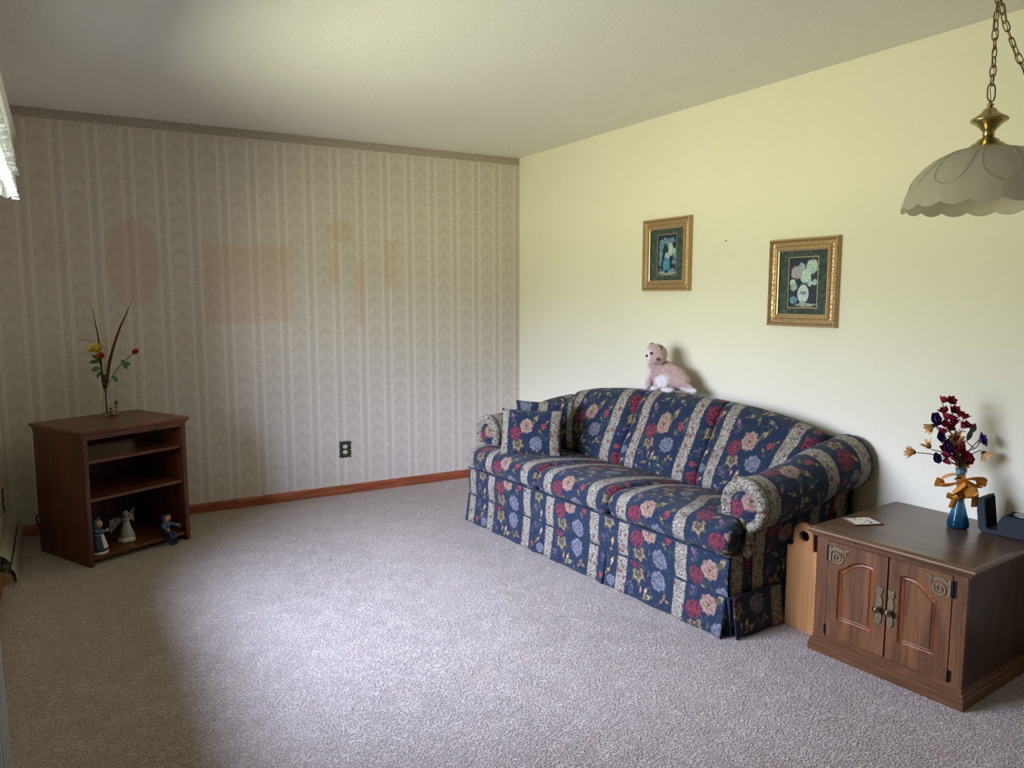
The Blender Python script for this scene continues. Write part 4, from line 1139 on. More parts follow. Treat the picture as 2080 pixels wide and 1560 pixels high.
M_redp = plain('deep_red_silk', '#a81c34', .6, .3, 0, .15); M_green = plain('green_silk_leaf', '#4d7a4a', .7, .2, 0, .15); M_dgreen = plain('dark_green_leaf', '#22331f', .7)
M_stem = plain('green_stem', '#2c3a22', .6); M_bstem = plain('brown_stem', '#4a3526', .7); M_straw = plain('dry_straw', '#a98550', .8, .2, 0, .2, 200)
M_fthr = plain('dark_feather', '#54342a', .7, .2, 0, .25, 150)
m = Mat('barred_feather', .7, .2); o_ = m.coord(); x, y, z = m.sep(o_); bb = ((z / .012).fr()); nn = m.noise(o_, 200., 2.)
m.color(m.mix(m.smooth((bb - .5).ab() + (nn - .5) * .2, .28, .36), lin('#2a1a12')[:3], lin('#7a5f45')[:3])); M_bar = m.m

# clear bud vase on the stand
VB = Vector((.216, 4.934, .7136))
gl = Mat('clear_glass', .02, .5); gl.b.inputs['Transmission Weight'].default_value = 1.; gl.b.inputs['IOR'].default_value = 1.45; gl.color((.95, .96, .95))
prof = [(0, .003), (.020, .003), (.0255, .012), (.0275, .028), (.0255, .048), (.020, .075), (.013, .105), (.0098, .130), (.0100, .150), (.0125, .163)]
pin = [(r - .0016, z + (.003 if i == 0 else 0)) for i, (r, z) in enumerate(prof) if r > 0]
bv = obj('bud_vase', lathe([(0, 0), (.019, 0)] + prof[1:] + pin[::-1] + [(0, .006)], 32), gl.m, None, True); bv.location = VB
tag(bv, 'small clear glass bud vase with flowers and feathers on the media stand', 'vase')
def flower_thing(name, base, label, cat='flower'):
    return empty(name, base, 0, label, cat)
f1 = flower_thing('feather', VB, 'short barred brown feather standing at the left in the clear vase', 'feather')
def feather(t, P, W, mat, quill=.0011):
    C_ = curve_pts(P, 8); n = len(C_); b = bmesh.new(); fwd = Vector((.51, .86, 0))
    for sg in (0, 1):
        rows = []
        for i, p in enumerate(C_):
            q = i / (n - 1); d = (C_[min(i+1, n-1)] - C_[max(0, i-1)]).normalized(); s = d.cross(fwd).normalized()
            w = W * (min(1, q / .18) if q < .18 else max(0, 1 - (q - .18) / .82) ** .9) * (1 + .05 * sin(i * 2.1)); w = max(w, .0004)
            rows.append([b.verts.new(p + s * w * k - fwd * (.001 * sg + .002 * abs(k))) for k in (-1, 0, 1)])
        for A, D in zip(rows, rows[1:]):
            for k in (0, 1): b.faces.new((A[k], A[k+1], D[k+1], D[k]) if sg else (A[k], D[k], D[k+1], A[k+1]))
    part(t, 'vane', b, mat, True); part(t, 'quill', tube([(0, 0, .012)] + [tuple(v) for v in C_], [quill] * (len(C_) + 1), 6), M_bstem, True)
feather(f1, [(-.003, .004, .14), (-.009, .033, .214), (-.016, .067, .429), (-.026, .085, .527), (-.035, .100, .602)], .0075, M_bar)
f2 = flower_thing('feather', VB, 'tall dark brown feather leaning right in the clear vase', 'feather')
feather(f2, [(.003, .004, .14), (.012, .023, .20), (.038, .021, .326), (.088, .012, .48), (.130, .0, .574), (.157, -.007, .646)], .0115, M_fthr)
f3 = flower_thing('yellow_flower', VB, 'yellow artificial chrysanthemum at the top of the clear vase')
part(f3, 'petals', bloom((-.030, .062, .366), (-.25, -.55, .80), [(14, .052, .0095, 72, .2), (12, .046, .009, 54, .25), (10, .038, .008, 36, .3), (7, .028, .007, 16, .2)], 3), M_yel, True)
part(f3, 'stem', tube(curve_pts([(.002, 0, .010), (0, .003, .14), (-.010, .033, .235), (-.024, .060, .33), (-.030, .062, .366)], 6), .0019, 8), M_stem, True)
b = bmesh.new()
for c_, d_, l_, w_ in (((-.022, .056, .315), (-.75, .3, .75), .050, .011), ((-.022, .050, .300), (-.95, .4, .15), .054, .014), ((-.018, .040, .265), (-.9, .2, -.05), .046, .016), ((-.016, .036, .250), (-.5, .1, -.75), .040, .010), ((-.02, .05, .30), (-.35, -.1, .8), .030, .012)):
    part(f3, 'leaf', leafm(bmesh.new(), c_, d_, l_, w_, (0.3, -.85, .4)), M_green, True)
f4 = flower_thing('orange_rose', VB, 'small glossy orange rose just below the yellow flower')
part(f4, 'petals', bloom((-.010, .030, .330), (-.1, -.75, .45), [(6, .027, .014, 66, .6), (5, .022, .013, 44, .7), (4, .017, .010, 22, .6), (3, .012, .007, 8, .2)], 5), M_org, True)
part(f4, 'stem', tube(curve_pts([(-.002, 0, .010), (-.001, .003, .14), (-.006, .02, .235), (-.010, .030, .330)], 6), .0018, 8), M_dgreen, True)
f5 = flower_thing('red_rosebud', VB, 'single red rosebud on a long stem leaning right out of the clear vase')
S = curve_pts([(.001, -.002, .010), (.005, .010, .130), (.008, .016, .158), (.045, .004, .228), (.085, -.012, .284), (.141, -.038, .342)], 6)
part(f5, 'stem', tube(S, .0019, 8), M_bstem, True)
part(f5, 'bud', bloom((.146, -.040, .346), (.6, -.25, .62), [(5, .036, .0145, 19, .0), (4, .038, .011, 10, .0), (3, .036, .008, 4, .0)], 4), M_redp, True)
part(f5, 'sepals', bloom((.143, -.039, .343), (.6, -.25, .62), [(5, .014, .005, 24, .0)], 6), M_green, True)
for c_, d_, l_, w_ in (((.092, -.016, .292), (.15, -.1, .9), .028, .009), ((.098, -.018, .290), (1, -.35, .02), .040, .014), ((.094, -.016, .286), (.75, -.3, -.6), .036, .009), ((.040, .006, .220), (.62, -.3, -.75), .040, .014), ((.038, .006, .215), (.9, -.3, -.35), .036, .009)):
    part(f5, 'leaf', leafm(bmesh.new(), c_, d_, l_, w_, (0.3, -.8, .5)), M_green, True)
f6 = flower_thing('dried_grass', VB, 'pale dried grass blades in the middle of the clear vase', 'grass')
for P, w_ in (([(.002, .004, .10), (.010, .022, .237), (.019, .037, .382), (.045, .035, .470)], .0035), ([(.0, .004, .10), (.004, .026, .24), (.010, .042, .36), (.026, .045, .45)], .0045), ([(.003, .002, .10), (.016, .02, .23), (.024, .030, .34), (.030, .034, .43)], .003)):
    g = bmesh.new(); C_ = curve_pts(P, 6); rows = []
    tube([tuple(v) for v in C_], [w_ * (.4 + .6 * sin(pi * i / len(C_))) for i in range(len(C_))], 6, g, flat=.35); part(f6, 'blade', g, M_straw, True)
g = tube(curve_pts([(-.006, .03, .20), (-.019, .062, .36), (-.05, .085, .418), (-.080, .105, .425), (-.114, .124, .429)], 6), .0022, 6); part(f6, 'blade', g, M_straw, True)
b = leafm(bmesh.new(), (.004, .010, .19), (.0, .2, 1), .06, .013, (0.2, -.9, .1), 0); part(f6, 'green_wrap', tube([(.004, .014, .188), (.006, .020, .205), (.008, .025, .228)], [.007, .013, .011], 12), M_dgreen, True)

# tiny pair figurine at the vase
m = Mat('gilded_figurine', .3, .5, .4); o_ = m.coord(); n1 = m.noise(o_, 130., 3.)
m.color(m.mix(m.smooth(n1, .42, .6), lin('#4a3424')[:3], lin('#c9b58a')[:3])); M_fig = m.m
me = blob_mesh([((0, 0, .008), (.016, .010, .008)), ((-.018, 0, .008), (.018, .012, .009)), ((.002, 0, .026), (.008, .008, .018)), ((.002, 0, .050), (.010, .009, .012)), ((.003, -.001, .067), (.0085, .008, .009)), ((-.024, 0, .025), (.011, .010, .014)), ((-.022, 0, .045), (.010, .009, .010)), ((-.010, -.004, .046), (.010, .004, .004)), ((.010, -.006, .052), (.004, .007, .004))], .0022, 1)
fg = obj('couple_figurine', me, M_fig, None, True); fg.location = (.262, 4.895, .7125); tag(fg, 'tiny brown and gold figurine of two small figures right beside the clear vase', 'figurine')
part(fg, 'hat', lathe([(0, .073), (.013, .073), (.0135, .075), (.008, .077), (.007, .082), (0, .083)], 20, None, (.003, 0, 0)), plain('dark_bronze_hat', '#4d3b28', .35, .5, .5), True)
part(fg, 'hair', ellipsoid(bmesh.new(), (-.022, .002, .055), (.010, .009, .007)), plain('rose_scarf', '#a98078', .5), True)

# ------------------------------------------------------------------ ceramic figurines on the bottom shelf
M_blue = plain('slate_blue_glaze', '#3f5f78', .45, .4, 0, .18, 60); M_dblue = plain('dark_blue_glaze', '#1f3350', .45, .4, 0, .15, 60); M_skirt = plain('grey_blue_skirt_glaze', '#33454f', .5, .4, 0, .15, 80)
M_skin = plain('tan_bisque_skin', '#b98a66', .6, .3, 0, .05); M_cer = plain('off_white_ceramic', '#cfc8b8', .5, .4, 0, .05); M_navy = plain('navy_hat_glaze', '#161c2c', .4)
def rz(v, a): return (v[0]*cos(a) - v[1]*sin(a), v[0]*sin(a) + v[1]*cos(a), v[2])
g = empty('girl_figurine', tvpt(.078, .052, .0485), TA + radians(-20), 'blue bonneted girl figurine with white apron, at the left end of the bottom shelf', 'figurine')
fold = lambda r, z, a: (r * (1 + .035 * sin(9 * a) * max(0, 1 - z / .09)), z)
part(g, 'skirt', lathe([(.0, .012), (.043, .012), (.042, .03), (.037, .06), (.029, .088), (.022, .102), (.0, .104)], 40, None, (0, 0, 0), fold), M_skirt, True)
part(g, 'petticoat', lathe([(0, 0), (.044, 0), (.0465, .005), (.0455, .013), (.040, .016), (0, .016)], 40, None, (0, 0, 0), lambda r, z, a: (r * (1 + .02 * sin(9 * a)), z)), M_cer, True)
me = blob_mesh([((0, 0, .118), (.023, .020, .024)), ((0, 0, .105), (.021, .019, .012)), ((.014, -.016, .123), (.012, .014, .010)), ((.027, -.020, .119), (.013, .009, .009)), ((-.014, -.016, .123), (.010, .014, .009)), ((.010, -.026, .117), (.016, .008, .008))], .003, 1)
part(g, 'bodice', me, M_blue, True)
hn = part(g, 'hands', blob_mesh([((.040, -.022, .122), (.008, .007, .009)), ((.043, -.024, .130), (.0025, .0025, .006)), ((.046, -.022, .127), (.0025, .0025, .006)), ((.039, -.027, .126), (.003, .003, .006))], .0018, 1), M_skin, True)
part(g, 'head', ellipsoid(bmesh.new(), (.006, -.006, .157), (.018, .018, .021), None, 3), M_skin, True)
me = blob_mesh([((-.004, .002, .160), (.0225, .0215, .026)), ((-.010, .004, .150), (.017, .018, .026)), ((.004, -.004, .182), (.010, .010, .012)), ((-.002, .0, .138), (.018, .016, .010))], .0026, 1)
part(g, 'bonnet', me, M_blue, True)
part(g, 'apron', grid(lambda a, b: ((.0262 + (1 - b) * .0200) * cos(lerp(-1.15, -.25, a)), (.0262 + (1 - b) * .0200) * sin(lerp(-1.15, -.25, a)), lerp(.032, .100, b)), 8, 6), M_cer, True)
part(g, 'sash', tube([(.0235 * cos(q), .0235 * sin(q), .101) for q in [i * pi / 12 for i in range(24)]], .0022, 6, closed=True), M_cer, True)

M_tulle = Mat('white_tulle', .9, .1); m = M_tulle; o_ = m.coord(); m.color(lin('#e4e3df')[:3]); translucent(M_tulle, .3, '#c0c0bd', m.smooth(m.noise(o_, 240., 2.), .35, .7) * .35 + .30)
M_satin = plain('silvery_gown', '#a5a398', .55, .4, 0, .08, 90)
an = empty('angel_figurine', tvpt(.275, .125, .0485), TA + radians(-15), 'white angel figurine with tulle wings in the middle of the bottom shelf', 'figurine')
part(an, 'base', lathe([(0, 0), (.042, 0), (.045, .006), (.043, .016), (.037, .024), (.030, .030), (0, .034)], 36, None, (0, 0, 0), lambda r, z, a: (r * (1 + .06 * sin(5 * a + z * 60)), z * (1 + .12 * sin(3 * a)))), M_cer, True)
part(an, 'gown', lathe([(0, .018), (.036, .018), (.033, .04), (.026, .07), (.018, .098), (.0155, .112), (.0, .114)], 48, None, (0, 0, 0), lambda r, z, a: (r * (1 + .07 * sin(11 * a) * max(0, 1 - z / .11) + (.22 * max(0, cos(a)) ** 6 if z < .06 else 0)), z)), M_satin, True)
part(an, 'bodice', blob_mesh([((0, 0, .118), (.017, .013, .018)), ((.010, -.008, .122), (.008, .012, .007)), ((-.010, -.008, .122), (.008, .012, .007)), ((0, -.018, .124), (.007, .006, .008))], .0024, 1), M_satin, True)
part(an, 'head', ellipsoid(bmesh.new(), (0, -.001, .150), (.0125, .0130, .0155), None, 3), plain('pale_bisque_face', '#8d857a', .6), True)
part(an, 'hair', ellipsoid(bmesh.new(), (0, .004, .153), (.0150, .0140, .0170), None, 3), M_satin, True)
for sg, s_ in ((-1, 1.), (1, .55)):
    def f(a, b, sg=sg, s_=s_):
        return (sg * (.008 + a * .072 * s_), .014 + .012 * a + .008 * sin(b * 7 + a * 5), .122 + (b - .5) * (.024 + .055 * a) - .030 * a * (1 if sg < 0 else -.6) + .004 * sin(a * 20))
    part(an, 'wing', grid(f, 18, 10), M_tulle.m, True)
b = bmesh.new()
for sg in (-1, 1): leafm(b, (0, -.013, .130), (sg * .8, -.3, .35), .018, .006); leafm(b, (0, -.014, .130), (sg * .4, -.2, -1), .03, .003)
part(an, 'bow', b, M_tulle.m, True)

by = empty('boy_figurine', tvpt(.450, .030, .0485), TA + radians(5), 'dark hatted boy figurine in blue, seated on the right front edge of the bottom shelf', 'figurine')
by.scale = (1.18, 1.18, 1.04)
me = blob_mesh([((0, .0, .020), (.024, .022, .020)), ((0, .002, .048), (.021, .017, .024)), ((-.011, -.024, .016), (.0115, .024, .0115)), ((.011, -.024, .016), (.0115, .024, .0115)), ((-.011, -.042, -.004), (.011, .011, .022)), ((.012, -.042, -.004), (.011, .011, .022))], .003, 1)
part(by, 'trousers', me, M_dblue, True)
me = blob_mesh([((0, .002, .062), (.022, .017, .020)), ((-.021, -.006, .058), (.010, .012, .015)), ((-.020, -.018, .047), (.009, .013, .008)), ((.024, -.008, .060), (.013, .010, .009)), ((.036, -.016, .053), (.010, .009, .008))], .0028, 1)
part(by, 'shirt', me, M_blue, True)
me = blob_mesh([((-.016, -.032, .040), (.008, .008, .009)), ((-.014, -.037, .035), (.003, .004, .006)), ((-.019, -.037, .036), (.003, .004, .006))], .0018, 1); part(by, 'hand', me, M_skin, True)
me = blob_mesh([((.045, -.022, .050), (.008, .007, .008)), ((.048, -.026, .045), (.003, .003, .006)), ((.043, -.028, .045), (.003, .003, .006))], .0018, 1); part(by, 'hand', me, M_skin, True)
part(by, 'pretzel', tube([(.052 + .009 * cos(q), -.027, .045 + .009 * sin(q)) for q in [i * pi / 9 for i in range(18)]], .0032, 8, closed=True), plain('brown_pretzel', '#80532f', .6), True)
part(by, 'head', ellipsoid(bmesh.new(), (.001, -.004, .097), (.020, .019, .020), None, 3), M_skin, True)
me = blob_mesh([((-.003, .004, .105), (.0225, .021, .017)), ((-.014, .004, .096), (.012, .020, .016)), ((.004, .0, .114), (.016, .016, .008))], .0026, 1); part(by, 'hat', me, M_navy, True)
part(by, 'collar', tube([(.013 * cos(q), .002 + .012 * sin(q), .079) for q in [i * pi / 8 for i in range(16)]], .0026, 6, closed=True), plain('pale_blue_collar', '#9fb2c0', .5), True)
for sx in (-.011, .012): part(by, 'boot', ellipsoid(bmesh.new(), (sx, -.048, -.030), (.011, .016, .0095), None, 2), M_navy, True)

# ------------------------------------------------------------------ blue vase with artificial bouquet
BV = Vector((2.956, 1.616, .5005))
gb = Mat('blue_glass', .04, .5); gb.b.inputs['Transmission Weight'].default_value = .85; gb.b.inputs['IOR'].default_value = 1.3
x, y, z = gb.sep(gb.coord()); gb.color(gb.mix(gb.smooth(z, .015, .12), lin('#2a7fb0')[:3], lin('#a4dbe4')[:3])); 
prof = [(.030, .0), (.0375, .006), (.0390, .018), (.0345, .040), (.0265, .068), (.0185, .100), (.0140, .135), (.0125, .165), (.0140, .195), (.0185, .222), (.0200, .234)]
inn = [(r - .0022, z + (.004 if z < .01 else 0)) for r, z in prof]
rib = lambda r, z, a: (r * (1 + .030 * sin(8 * a + z * 4)), z + (.004 * sin(4 * a) if z > .22 else 0))
vs = empty('blue_vase', BV, 0, 'ribbed blue glass vase with orange ribbon bow on the end cabinet', 'vase')
part(vs, 'body', lathe([(0, 0)] + prof + inn[::-1] + [(0, .005)], 48, None, (0, 0, 0), rib), gb.m, True)
M_rib = plain('orange_satin_ribbon', '#dd9a3e', .36, .5, 0, .1, 40); M_rib2 = M_rib
bow = part(vs, 'ribbon_bow', tube([(.0165 * cos(q), .0165 * sin(q), .190) for q in [i * pi / 10 for i in range(20)]], .005, 8, closed=True), M_rib, True)
def ribbon(P, w, parent, name):
    C_ = curve_pts(P, 8); b = bmesh.new(); n = len(C_)
    for sg in (0, 1):
        rows = []
        for i, p in enumerate(C_):
            q = i / (n - 1); d = (C_[min(i+1, n-1)] - C_[max(0, i-1)]).normalized(); s = d.cross(Vector((.35, .75, .25) if abs(d.z) > .8 else (.2, .3, 1))).normalized(); s = s.lerp(Vector((-.5, .3, .8)).normalized(), .25).normalized() if abs(d.z) < .8 else s
            ww = w * (.35 + .65 * min(1, q * 4)) * (.35 + .65 * min(1, (1 - q) * 4) if name == 'loop' else 1)
            nn = d.cross(s).normalized(); rows.append([b.verts.new(p + s * ww * k + nn * (.0006 * sg - .004 * k * k)) for k in (-1, -.5, 0, .5, 1)])
        for A, D in zip(rows, rows[1:]):
            for k in range(4): b.faces.new((A[k], A[k+1], D[k+1], D[k]) if sg else (A[k], D[k], D[k+1], A[k+1]))
    return part(parent, name, b, M_rib, True)
K0 = (-.006, -.020, .190)
ribbon([K0, (-.030, -.004, .212), (-.062, .030, .196), (-.070, .036, .168), (-.045, .008, .170), K0], .021, bow, 'loop')
ribbon([K0, (.012, -.040, .196), (.045, -.050, .190), (.066, -.046, .168), (.050, -.036, .158), (.015, -.026, .176), K0], .021, bow, 'loop')
ribbon([K0, (-.014, -.040, .168), (-.012, -.054, .138), (.008, -.050, .132), (.008, -.036, .160), K0], .022, bow, 'loop')
ribbon([K0, (-.030, -.020, .165), (-.055, -.002, .134), (-.030, -.012, .116), (-.012, -.022, .140), K0], .021, bow, 'loop')
ribbon([K0, (-.022, -.012, .15), (-.030, -.004, .12), (-.034, .008, .080)], .014, bow, 'tail')
ribbon([K0, (.022, -.034, .16), (.044, -.036, .13), (.050, -.034, .082)], .014, bow, 'tail')
M_dp = plain('peach_silk_petal', '#dcae72', .7, .2, 0, .15); M_pur = plain('purple_silk_petal', '#553a92', .7, .2, 0, .2); M_bur = plain('burgundy_silk_petal', '#8e1a38', .65, .2, 0, .2)
M_cen = plain('dark_flower_centre', '#3c3422', .8); M_gleaf = plain('grey_green_leaf', '#4b5049', .7)
mouth = (.004, .004, .225)
def stem_to(t, P, r=.0017, mat=None):
    part(t, 'stem', tube(curve_pts([(.0, 0, .012), (.002, .002, .12), mouth] + P, 6), r, 7), mat or M_stem, True)
dz = [((-.058, .086, .392), (-.036, .017, -.028), 'peach daisy seen from the side, upper left of the bouquet over a purple bloom'), ((-.075, .085, .308), (-.022, .013, .030), 'half-open peach daisy, second from the left of the bouquet'), ((-.126, .113, .289), (-.03, .014, .004), 'peach daisy reaching farthest left out of the blue vase'),
      ((.011, .039, .341), (-.45, -.85, .1), 'open peach daisy facing the room in the middle of the bouquet'), ((.023, .019, .246), (-.2, -.9, .35), 'peach daisy low in the bouquet just above the ribbon bow'), ((.102, -.022, .289), (.35, -.5, -.65), 'drooping peach daisy at the far right of the bouquet')]
for i, (c_, d_, lb) in enumerate(dz):
    t = empty('peach_daisy', BV, 0, lb, 'flower'); d_ = Vector(d_).normalized()
    op = 42 if i in (0, 1, 2) else (74 if i in (3, 4) else 55); n_ = 9 if i != 1 else 5
    part(t, 'petals', bloom(c_, d_, [(n_, .038, .0062, op, .12), (n_ - 2, .032, .0056, op - 14, .12)], 20 + i), M_dp, True)
    part(t, 'centre', ellipsoid(bmesh.new(), Vector(c_) + d_ * .003, (.008, .008, .0065)), M_cen, True)
    part(t, 'sepals', bloom(Vector(c_) - d_ * .006, d_, [(6, .014, .004, 48, 0)], i), M_stem, True)
    cb = Vector(c_) - d_ * .010; midp = Vector(mouth).lerp(cb, .5) + Vector((0, 0, .02)); stem_to(t, [tuple(midp), tuple(cb)])
pu = [((-.050, .092, .412), 'purple flower behind the upper left daisy'), ((-.043, .071, .347), 'purple flower left of the middle, under the red spray'), ((-.022, .054, .308), 'larger purple flower just left of the open middle daisy'), ((-.060, .070, .264), 'small purple flower low at the left of the bouquet'), ((.094, -.011, .334), 'purple flower alone on the right side of the bouquet')]
for i, (c_, lb) in enumerate(pu):
    t = empty('purple_flower', BV, 0, lb, 'flower'); d_ = Vector((c_[0] * 1.5, -.6, .25))
    s_ = (1., .8, 1.1, .8, 1.)[i]
    part(t, 'petals', bloom(c_, d_, [(6, .031 * s_, .015 * s_, 76, .3), (5, .025 * s_, .013 * s_, 54, .4), (4, .018 * s_, .010 * s_, 26, .3)], 40 + i), M_pur, True)
    cb = Vector(c_) - d_.normalized() * .006; stem_to(t, [tuple(Vector(mouth).lerp(cb, .55) + Vector((0, .004, .012))), tuple(cb)])
    part(t, 'sepals', bloom(cb, d_, [(5, .012, .005, 50, 0)], i), M_gleaf, True)
reds = [[(-.022, .077, .479), (-.018, .068, .438), (-.014, .063, .413), (-.021, .063, .386), (-.009, .055, .376), (-.031, .066, .359)], [(.004, .061, .479), (.013, .051, .442), (.030, .039, .425), (.044, .029, .417), (.004, .052, .409), (.014, .044, .392), (.035, .030, .384), (.051, .021, .384)],
        [(-.006, .043, .293), (.012, .033, .301), (-.001, .036, .264), (.025, .023, .285), (.042, .011, .273), (.059, -.001, .256), (.0, .04, .33), (.02, .03, .32)], [(-.034, .053, .252), (.005, .029, .244), (-.032, .056, .281), (-.015, .045, .27), (-.02, .05, .30)]]
rl = ['tall burgundy blossom spray, the left tip of the bouquet top', 'tall burgundy blossom spray, the right and fuller tip of the bouquet top', 'burgundy blossom cluster in the centre of the bouquet, above the lowest daisy', 'burgundy blossom cluster at the lower left of the bouquet']
for i, (R_, lb) in enumerate(zip(reds, rl)):
    t = empty('burgundy_spray', BV, 0, lb, 'flower'); top = max(R_, key=lambda q: q[2]) if i < 2 else R_[-1]
    ax = Vector(top) - Vector(mouth); stem_to(t, [tuple(Vector(mouth) + ax * .5), tuple(Vector(top) - ax.normalized() * .01)], .0018)
    for j, c_ in enumerate(R_):
        rnd = random.Random(i * 31 + j); d_ = Vector((rnd.uniform(-.5, .5), rnd.uniform(-.8, .1), .75 if i < 2 else .2))
        part(t, 'blossom', bloom(c_, d_, [(6, .029, .0090, 46, .1), (4, .026, .0080, 22, .0)], i * 50 + j), M_bur, True)
        b0 = Vector(mouth) + ax * max(.25, min(.95, (Vector(c_) - Vector(mouth)).dot(ax) / ax.length_squared - .08))
        part(t, 'twig', tube([tuple(b0), tuple(Vector(c_))], .0011, 5), M_stem, True)
t = empty('leafy_twig', BV, 0, 'dark twig with grey green leaves at the right of the bouquet', 'foliage')
stem_to(t, [(.040, .012, .285), (.078, -.006, .306), (.094, -.011, .328)]); 
part(t, 'branch', tube(curve_pts([(.074, -.003, .304), (.049, .015, .330), (.030, .030, .352), (.027, .033, .367), (.050, .020, .368)], 5), .0016, 6), M_bstem, True)
part(t, 'leaf', leafm(bmesh.new(), (.050, .014, .332), (.35, -.1, .85), .050, .011, (-.3, -.8, .3), 0), M_gleaf, True)
part(t, 'leaf', leafm(bmesh.new(), (.062, .010, .362), (.5, -.1, .8), .044, .013, (-.3, -.8, .3), 0), M_gleaf, True)
part(t, 'stalks', tube([(.004, -.004, .012), (.006, -.003, .12), (.008, .0, .215)], [.006, .006, .007], 10), M_dgreen, True)

# ------------------------------------------------------------------ swag lamp
LX, LY = 2.54, 1.375
lamp = empty('swag_lamp', (LX, LY, 1.675), 0, 'frosted petal glass pendant lamp with brass fitting hanging on a swag chain', 'lamp')
sg_ = Mat('frosted_petal_glass', .42, .5); m = sg_; o_ = m.coord(); n1 = m.noise(o_, 30., 3.); m.color(m.mix(n1, lin('#c4bfb4')[:3], lin('#dcd8cd')[:3]))
translucent(sg_, .50, '#e6e2d6', .86)
NS = 18
sp = [(.050, .1725), (.075, .171), (.105, .163), (.135, .149), (.160, .131), (.183, .108), (.202, .083), (.217, .055), (.227, .028), (.233, .006), (.236, -.004)]
def scal(r, z, a):
    k = max(0, (.060 - z) / .064); e = abs(sin(a * NS / 2)); pet = cos(a * NS / 2)
    big = 1 + .012 * abs(sin(a * 4.5)) ** .5 * min(1, r / .12) - .008
    return (r * big * (1 + .004 * e * k), z - .013 * e ** .8 * k + .004 * k)
spr = []
for i in range(len(sp) - 1):
    for t in range(3): spr.append((lerp(sp[i][0], sp[i+1][0], t/3), lerp(sp[i][1], sp[i+1][1], t/3)))
spr.append(sp[-1])
b = lathe(spr, 216, None, (0, 0, 0), scal)
sh = part(lamp, 'shade', b, sg_.m, True); md = sh.modifiers.new('s', 'SOLIDIFY'); md.thickness = .0035
# moulded petal ribs and lower overlapping tier
b = bmesh.new()
for i in range(9):
    a0 = 2 * pi * (i + .5) / 9
    for sgn in (-1, 1):
        P = []
        for k in range(15):
            t = k / 14; j = t * 7.2; i0 = int(j); r = lerp(sp[i0][0], sp[i0 + 1][0], j - i0); z = lerp(sp[i0][1], sp[i0 + 1][1], j - i0)
            w = .31 * max(0, 1 - t ** 5) ** .5
            P.append(((r * 1.010) * cos(a0 + sgn * w * (.93)), (r * 1.010) * sin(a0 + sgn * w * .93), z))
        tube(P, .0016, 6, b)
o = part(lamp, 'petal_ribs', b, sg_.m, True); o['kind'] = 'stuff'
b = lathe([(0, .176), (.052, .174), (.053, .171), (.048, .170), (0, .170)], 8); b.free()
part(lamp, 'canopy', lathe([(.0, .168), (.056, .168), (.060, .171), (.058, .176), (.052, .180), (.046, .187), (.034, .193), (.030, .200), (.018, .206), (.0135, .212), (0, .212)], 40), M_brass, True)
part(lamp, 'spindle', lathe([(0, .210), (.014, .210), (.0175, .214), (.0155, .220), (.018, .226), (.026, .236), (.036, .246), (.046, .252), (.052, .257), (.053, .261), (.050, .265), (.043, .270), (.032, .277), (.023, .284), (.018, .292), (.011, .297), (.0, .297)], 40), M_brass, True)
part(lamp, 'neck', lathe([(0, .295), (.006, .295), (.0065, .301), (.010, .303), (.010, .308), (.005, .311), (.004, .318), (0, .318)], 20), M_brass, True)
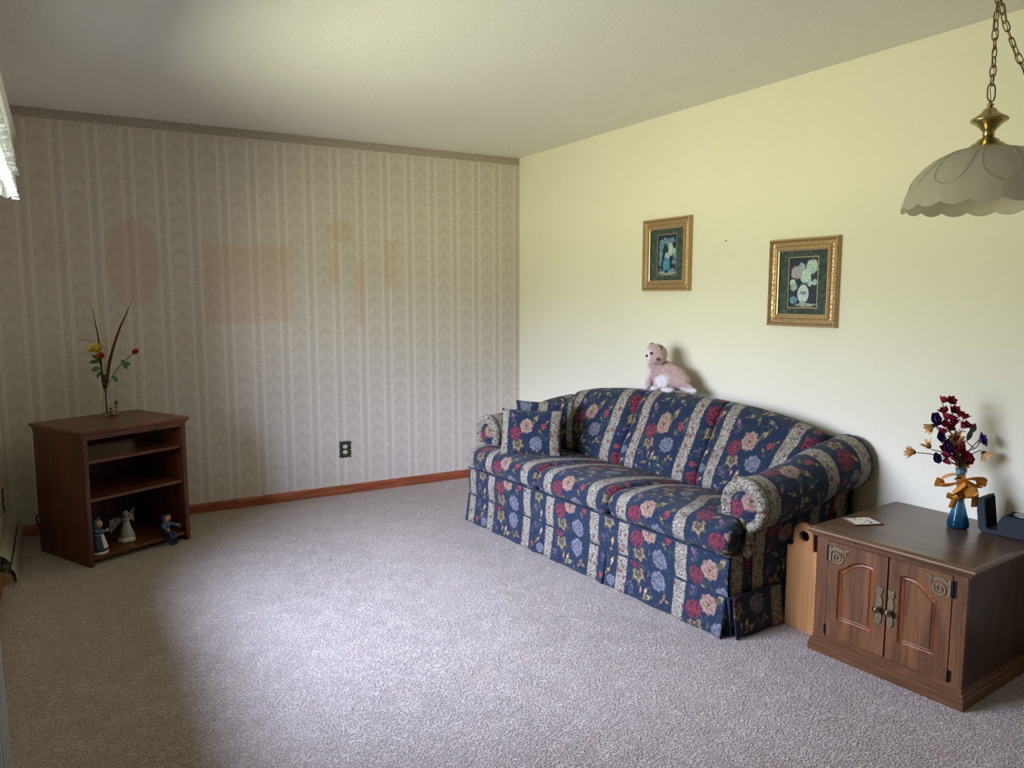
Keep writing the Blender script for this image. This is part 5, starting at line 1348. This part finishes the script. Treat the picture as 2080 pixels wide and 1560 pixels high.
# chain: a ring, then links turned a quarter each
def link(parent, c, d, twist, L_, W_, r, name='chain_link'):
    d = Vector(d).normalized(); s = d.cross(Vector((.3, .9, .1))).normalized(); s = Matrix.Rotation(twist, 3, d) @ s; P = []
    for i in range(20):
        a = 2 * pi * i / 20; ca, sa = cos(a), sin(a)
        P.append(Vector(c) + d * (L_ / 2 * (abs(sa) ** .75) * (1 if sa > 0 else -1)) + s * (W_ / 2 * (abs(ca) ** .7) * (1 if ca > 0 else -1)))
    return part(parent, name, tube(P, r, 6, closed=True), M_chain, True)
link(lamp, (0, 0, .343), (0, 0, 1), .2, .052, .036, .0022, 'loop_ring')
def chain(parent, P, L_=.034, start=0):
    C_ = curve_pts(P, 40); acc = 0; pos = 0; k = start; d_ = [0]
    for a, b in zip(C_, C_[1:]): d_.append(d_[-1] + (b - a).length)
    pitch = L_ * .80; s = pitch / 2
    while s < d_[-1]:
        i = max(j for j in range(len(d_)) if d_[j] <= s); i = min(i, len(C_) - 2)
        t = (s - d_[i]) / max(1e-9, d_[i+1] - d_[i]); p = C_[i].lerp(C_[i+1], t); link(parent, p, C_[i+1] - C_[i], (k % 2) * pi / 2 + .35 * sin(k * 1.7) + .3, L_, .0165, .0019); s += pitch; k += 1
chain(lamp, [(0, 0, .366), (.002, 0, .45), (.0, .001, .55), (.004, .0, .655)])
swag = [(.010, .003, .655), (.055, .012, .60), (.066, .002, .548), (.105, -.038, .419), (.17, -.09, .30), (.27, -.17, .26), (.36, -.26, .36), (.42, -.34, .55), (.45, -.40, .735)]
chain(lamp, swag)
cpts = [(.003, .002, .32)] + [(.004 * sin(i * 1.9), .004 * cos(i * 1.9), .36 + i * .03) for i in range(10)] + [(.010, .003, .662)]
part(lamp, 'cord', tube(curve_pts(cpts, 5), .0015, 6), plain('gold_lamp_cord', '#8c7444', .6), True)
c2 = [Vector(p) + Vector((.004 * sin(i * 2), .004 * cos(i * 2), 0)) for i, p in enumerate(swag)]
part(lamp, 'cord', tube(curve_pts(c2, 8), .0015, 6), plain('gold_swag_cord', '#8c7444', .6), True)
part(lamp, 'ceiling_hook', tube(curve_pts([(.006, 0, .765), (.006, 0, .70), (.018, 0, .675), (.010, 0, .650), (-.004, 0, .660)], 6), .0028, 8), M_brass, True)
part(lamp, 'ceiling_hook', tube(curve_pts([(.45, -.40, .765), (.45, -.40, .75), (.458, -.40, .735), (.45, -.40, .725), (.442, -.40, .733)], 6), .0028, 8), M_brass, True)
part(lamp, 'socket', lathe([(0, .168), (.017, .168), (.019, .150), (.019, .110), (.015, .105), (0, .105)], 20), M_white, True)
part(lamp, 'bulb', lathe([(0, .030), (.016, .034), (.027, .048), (.030, .062), (.026, .078), (.016, .096), (.013, .107), (0, .107)], 24), plain('frosted_bulb', '#e9e6dc', .3), True)
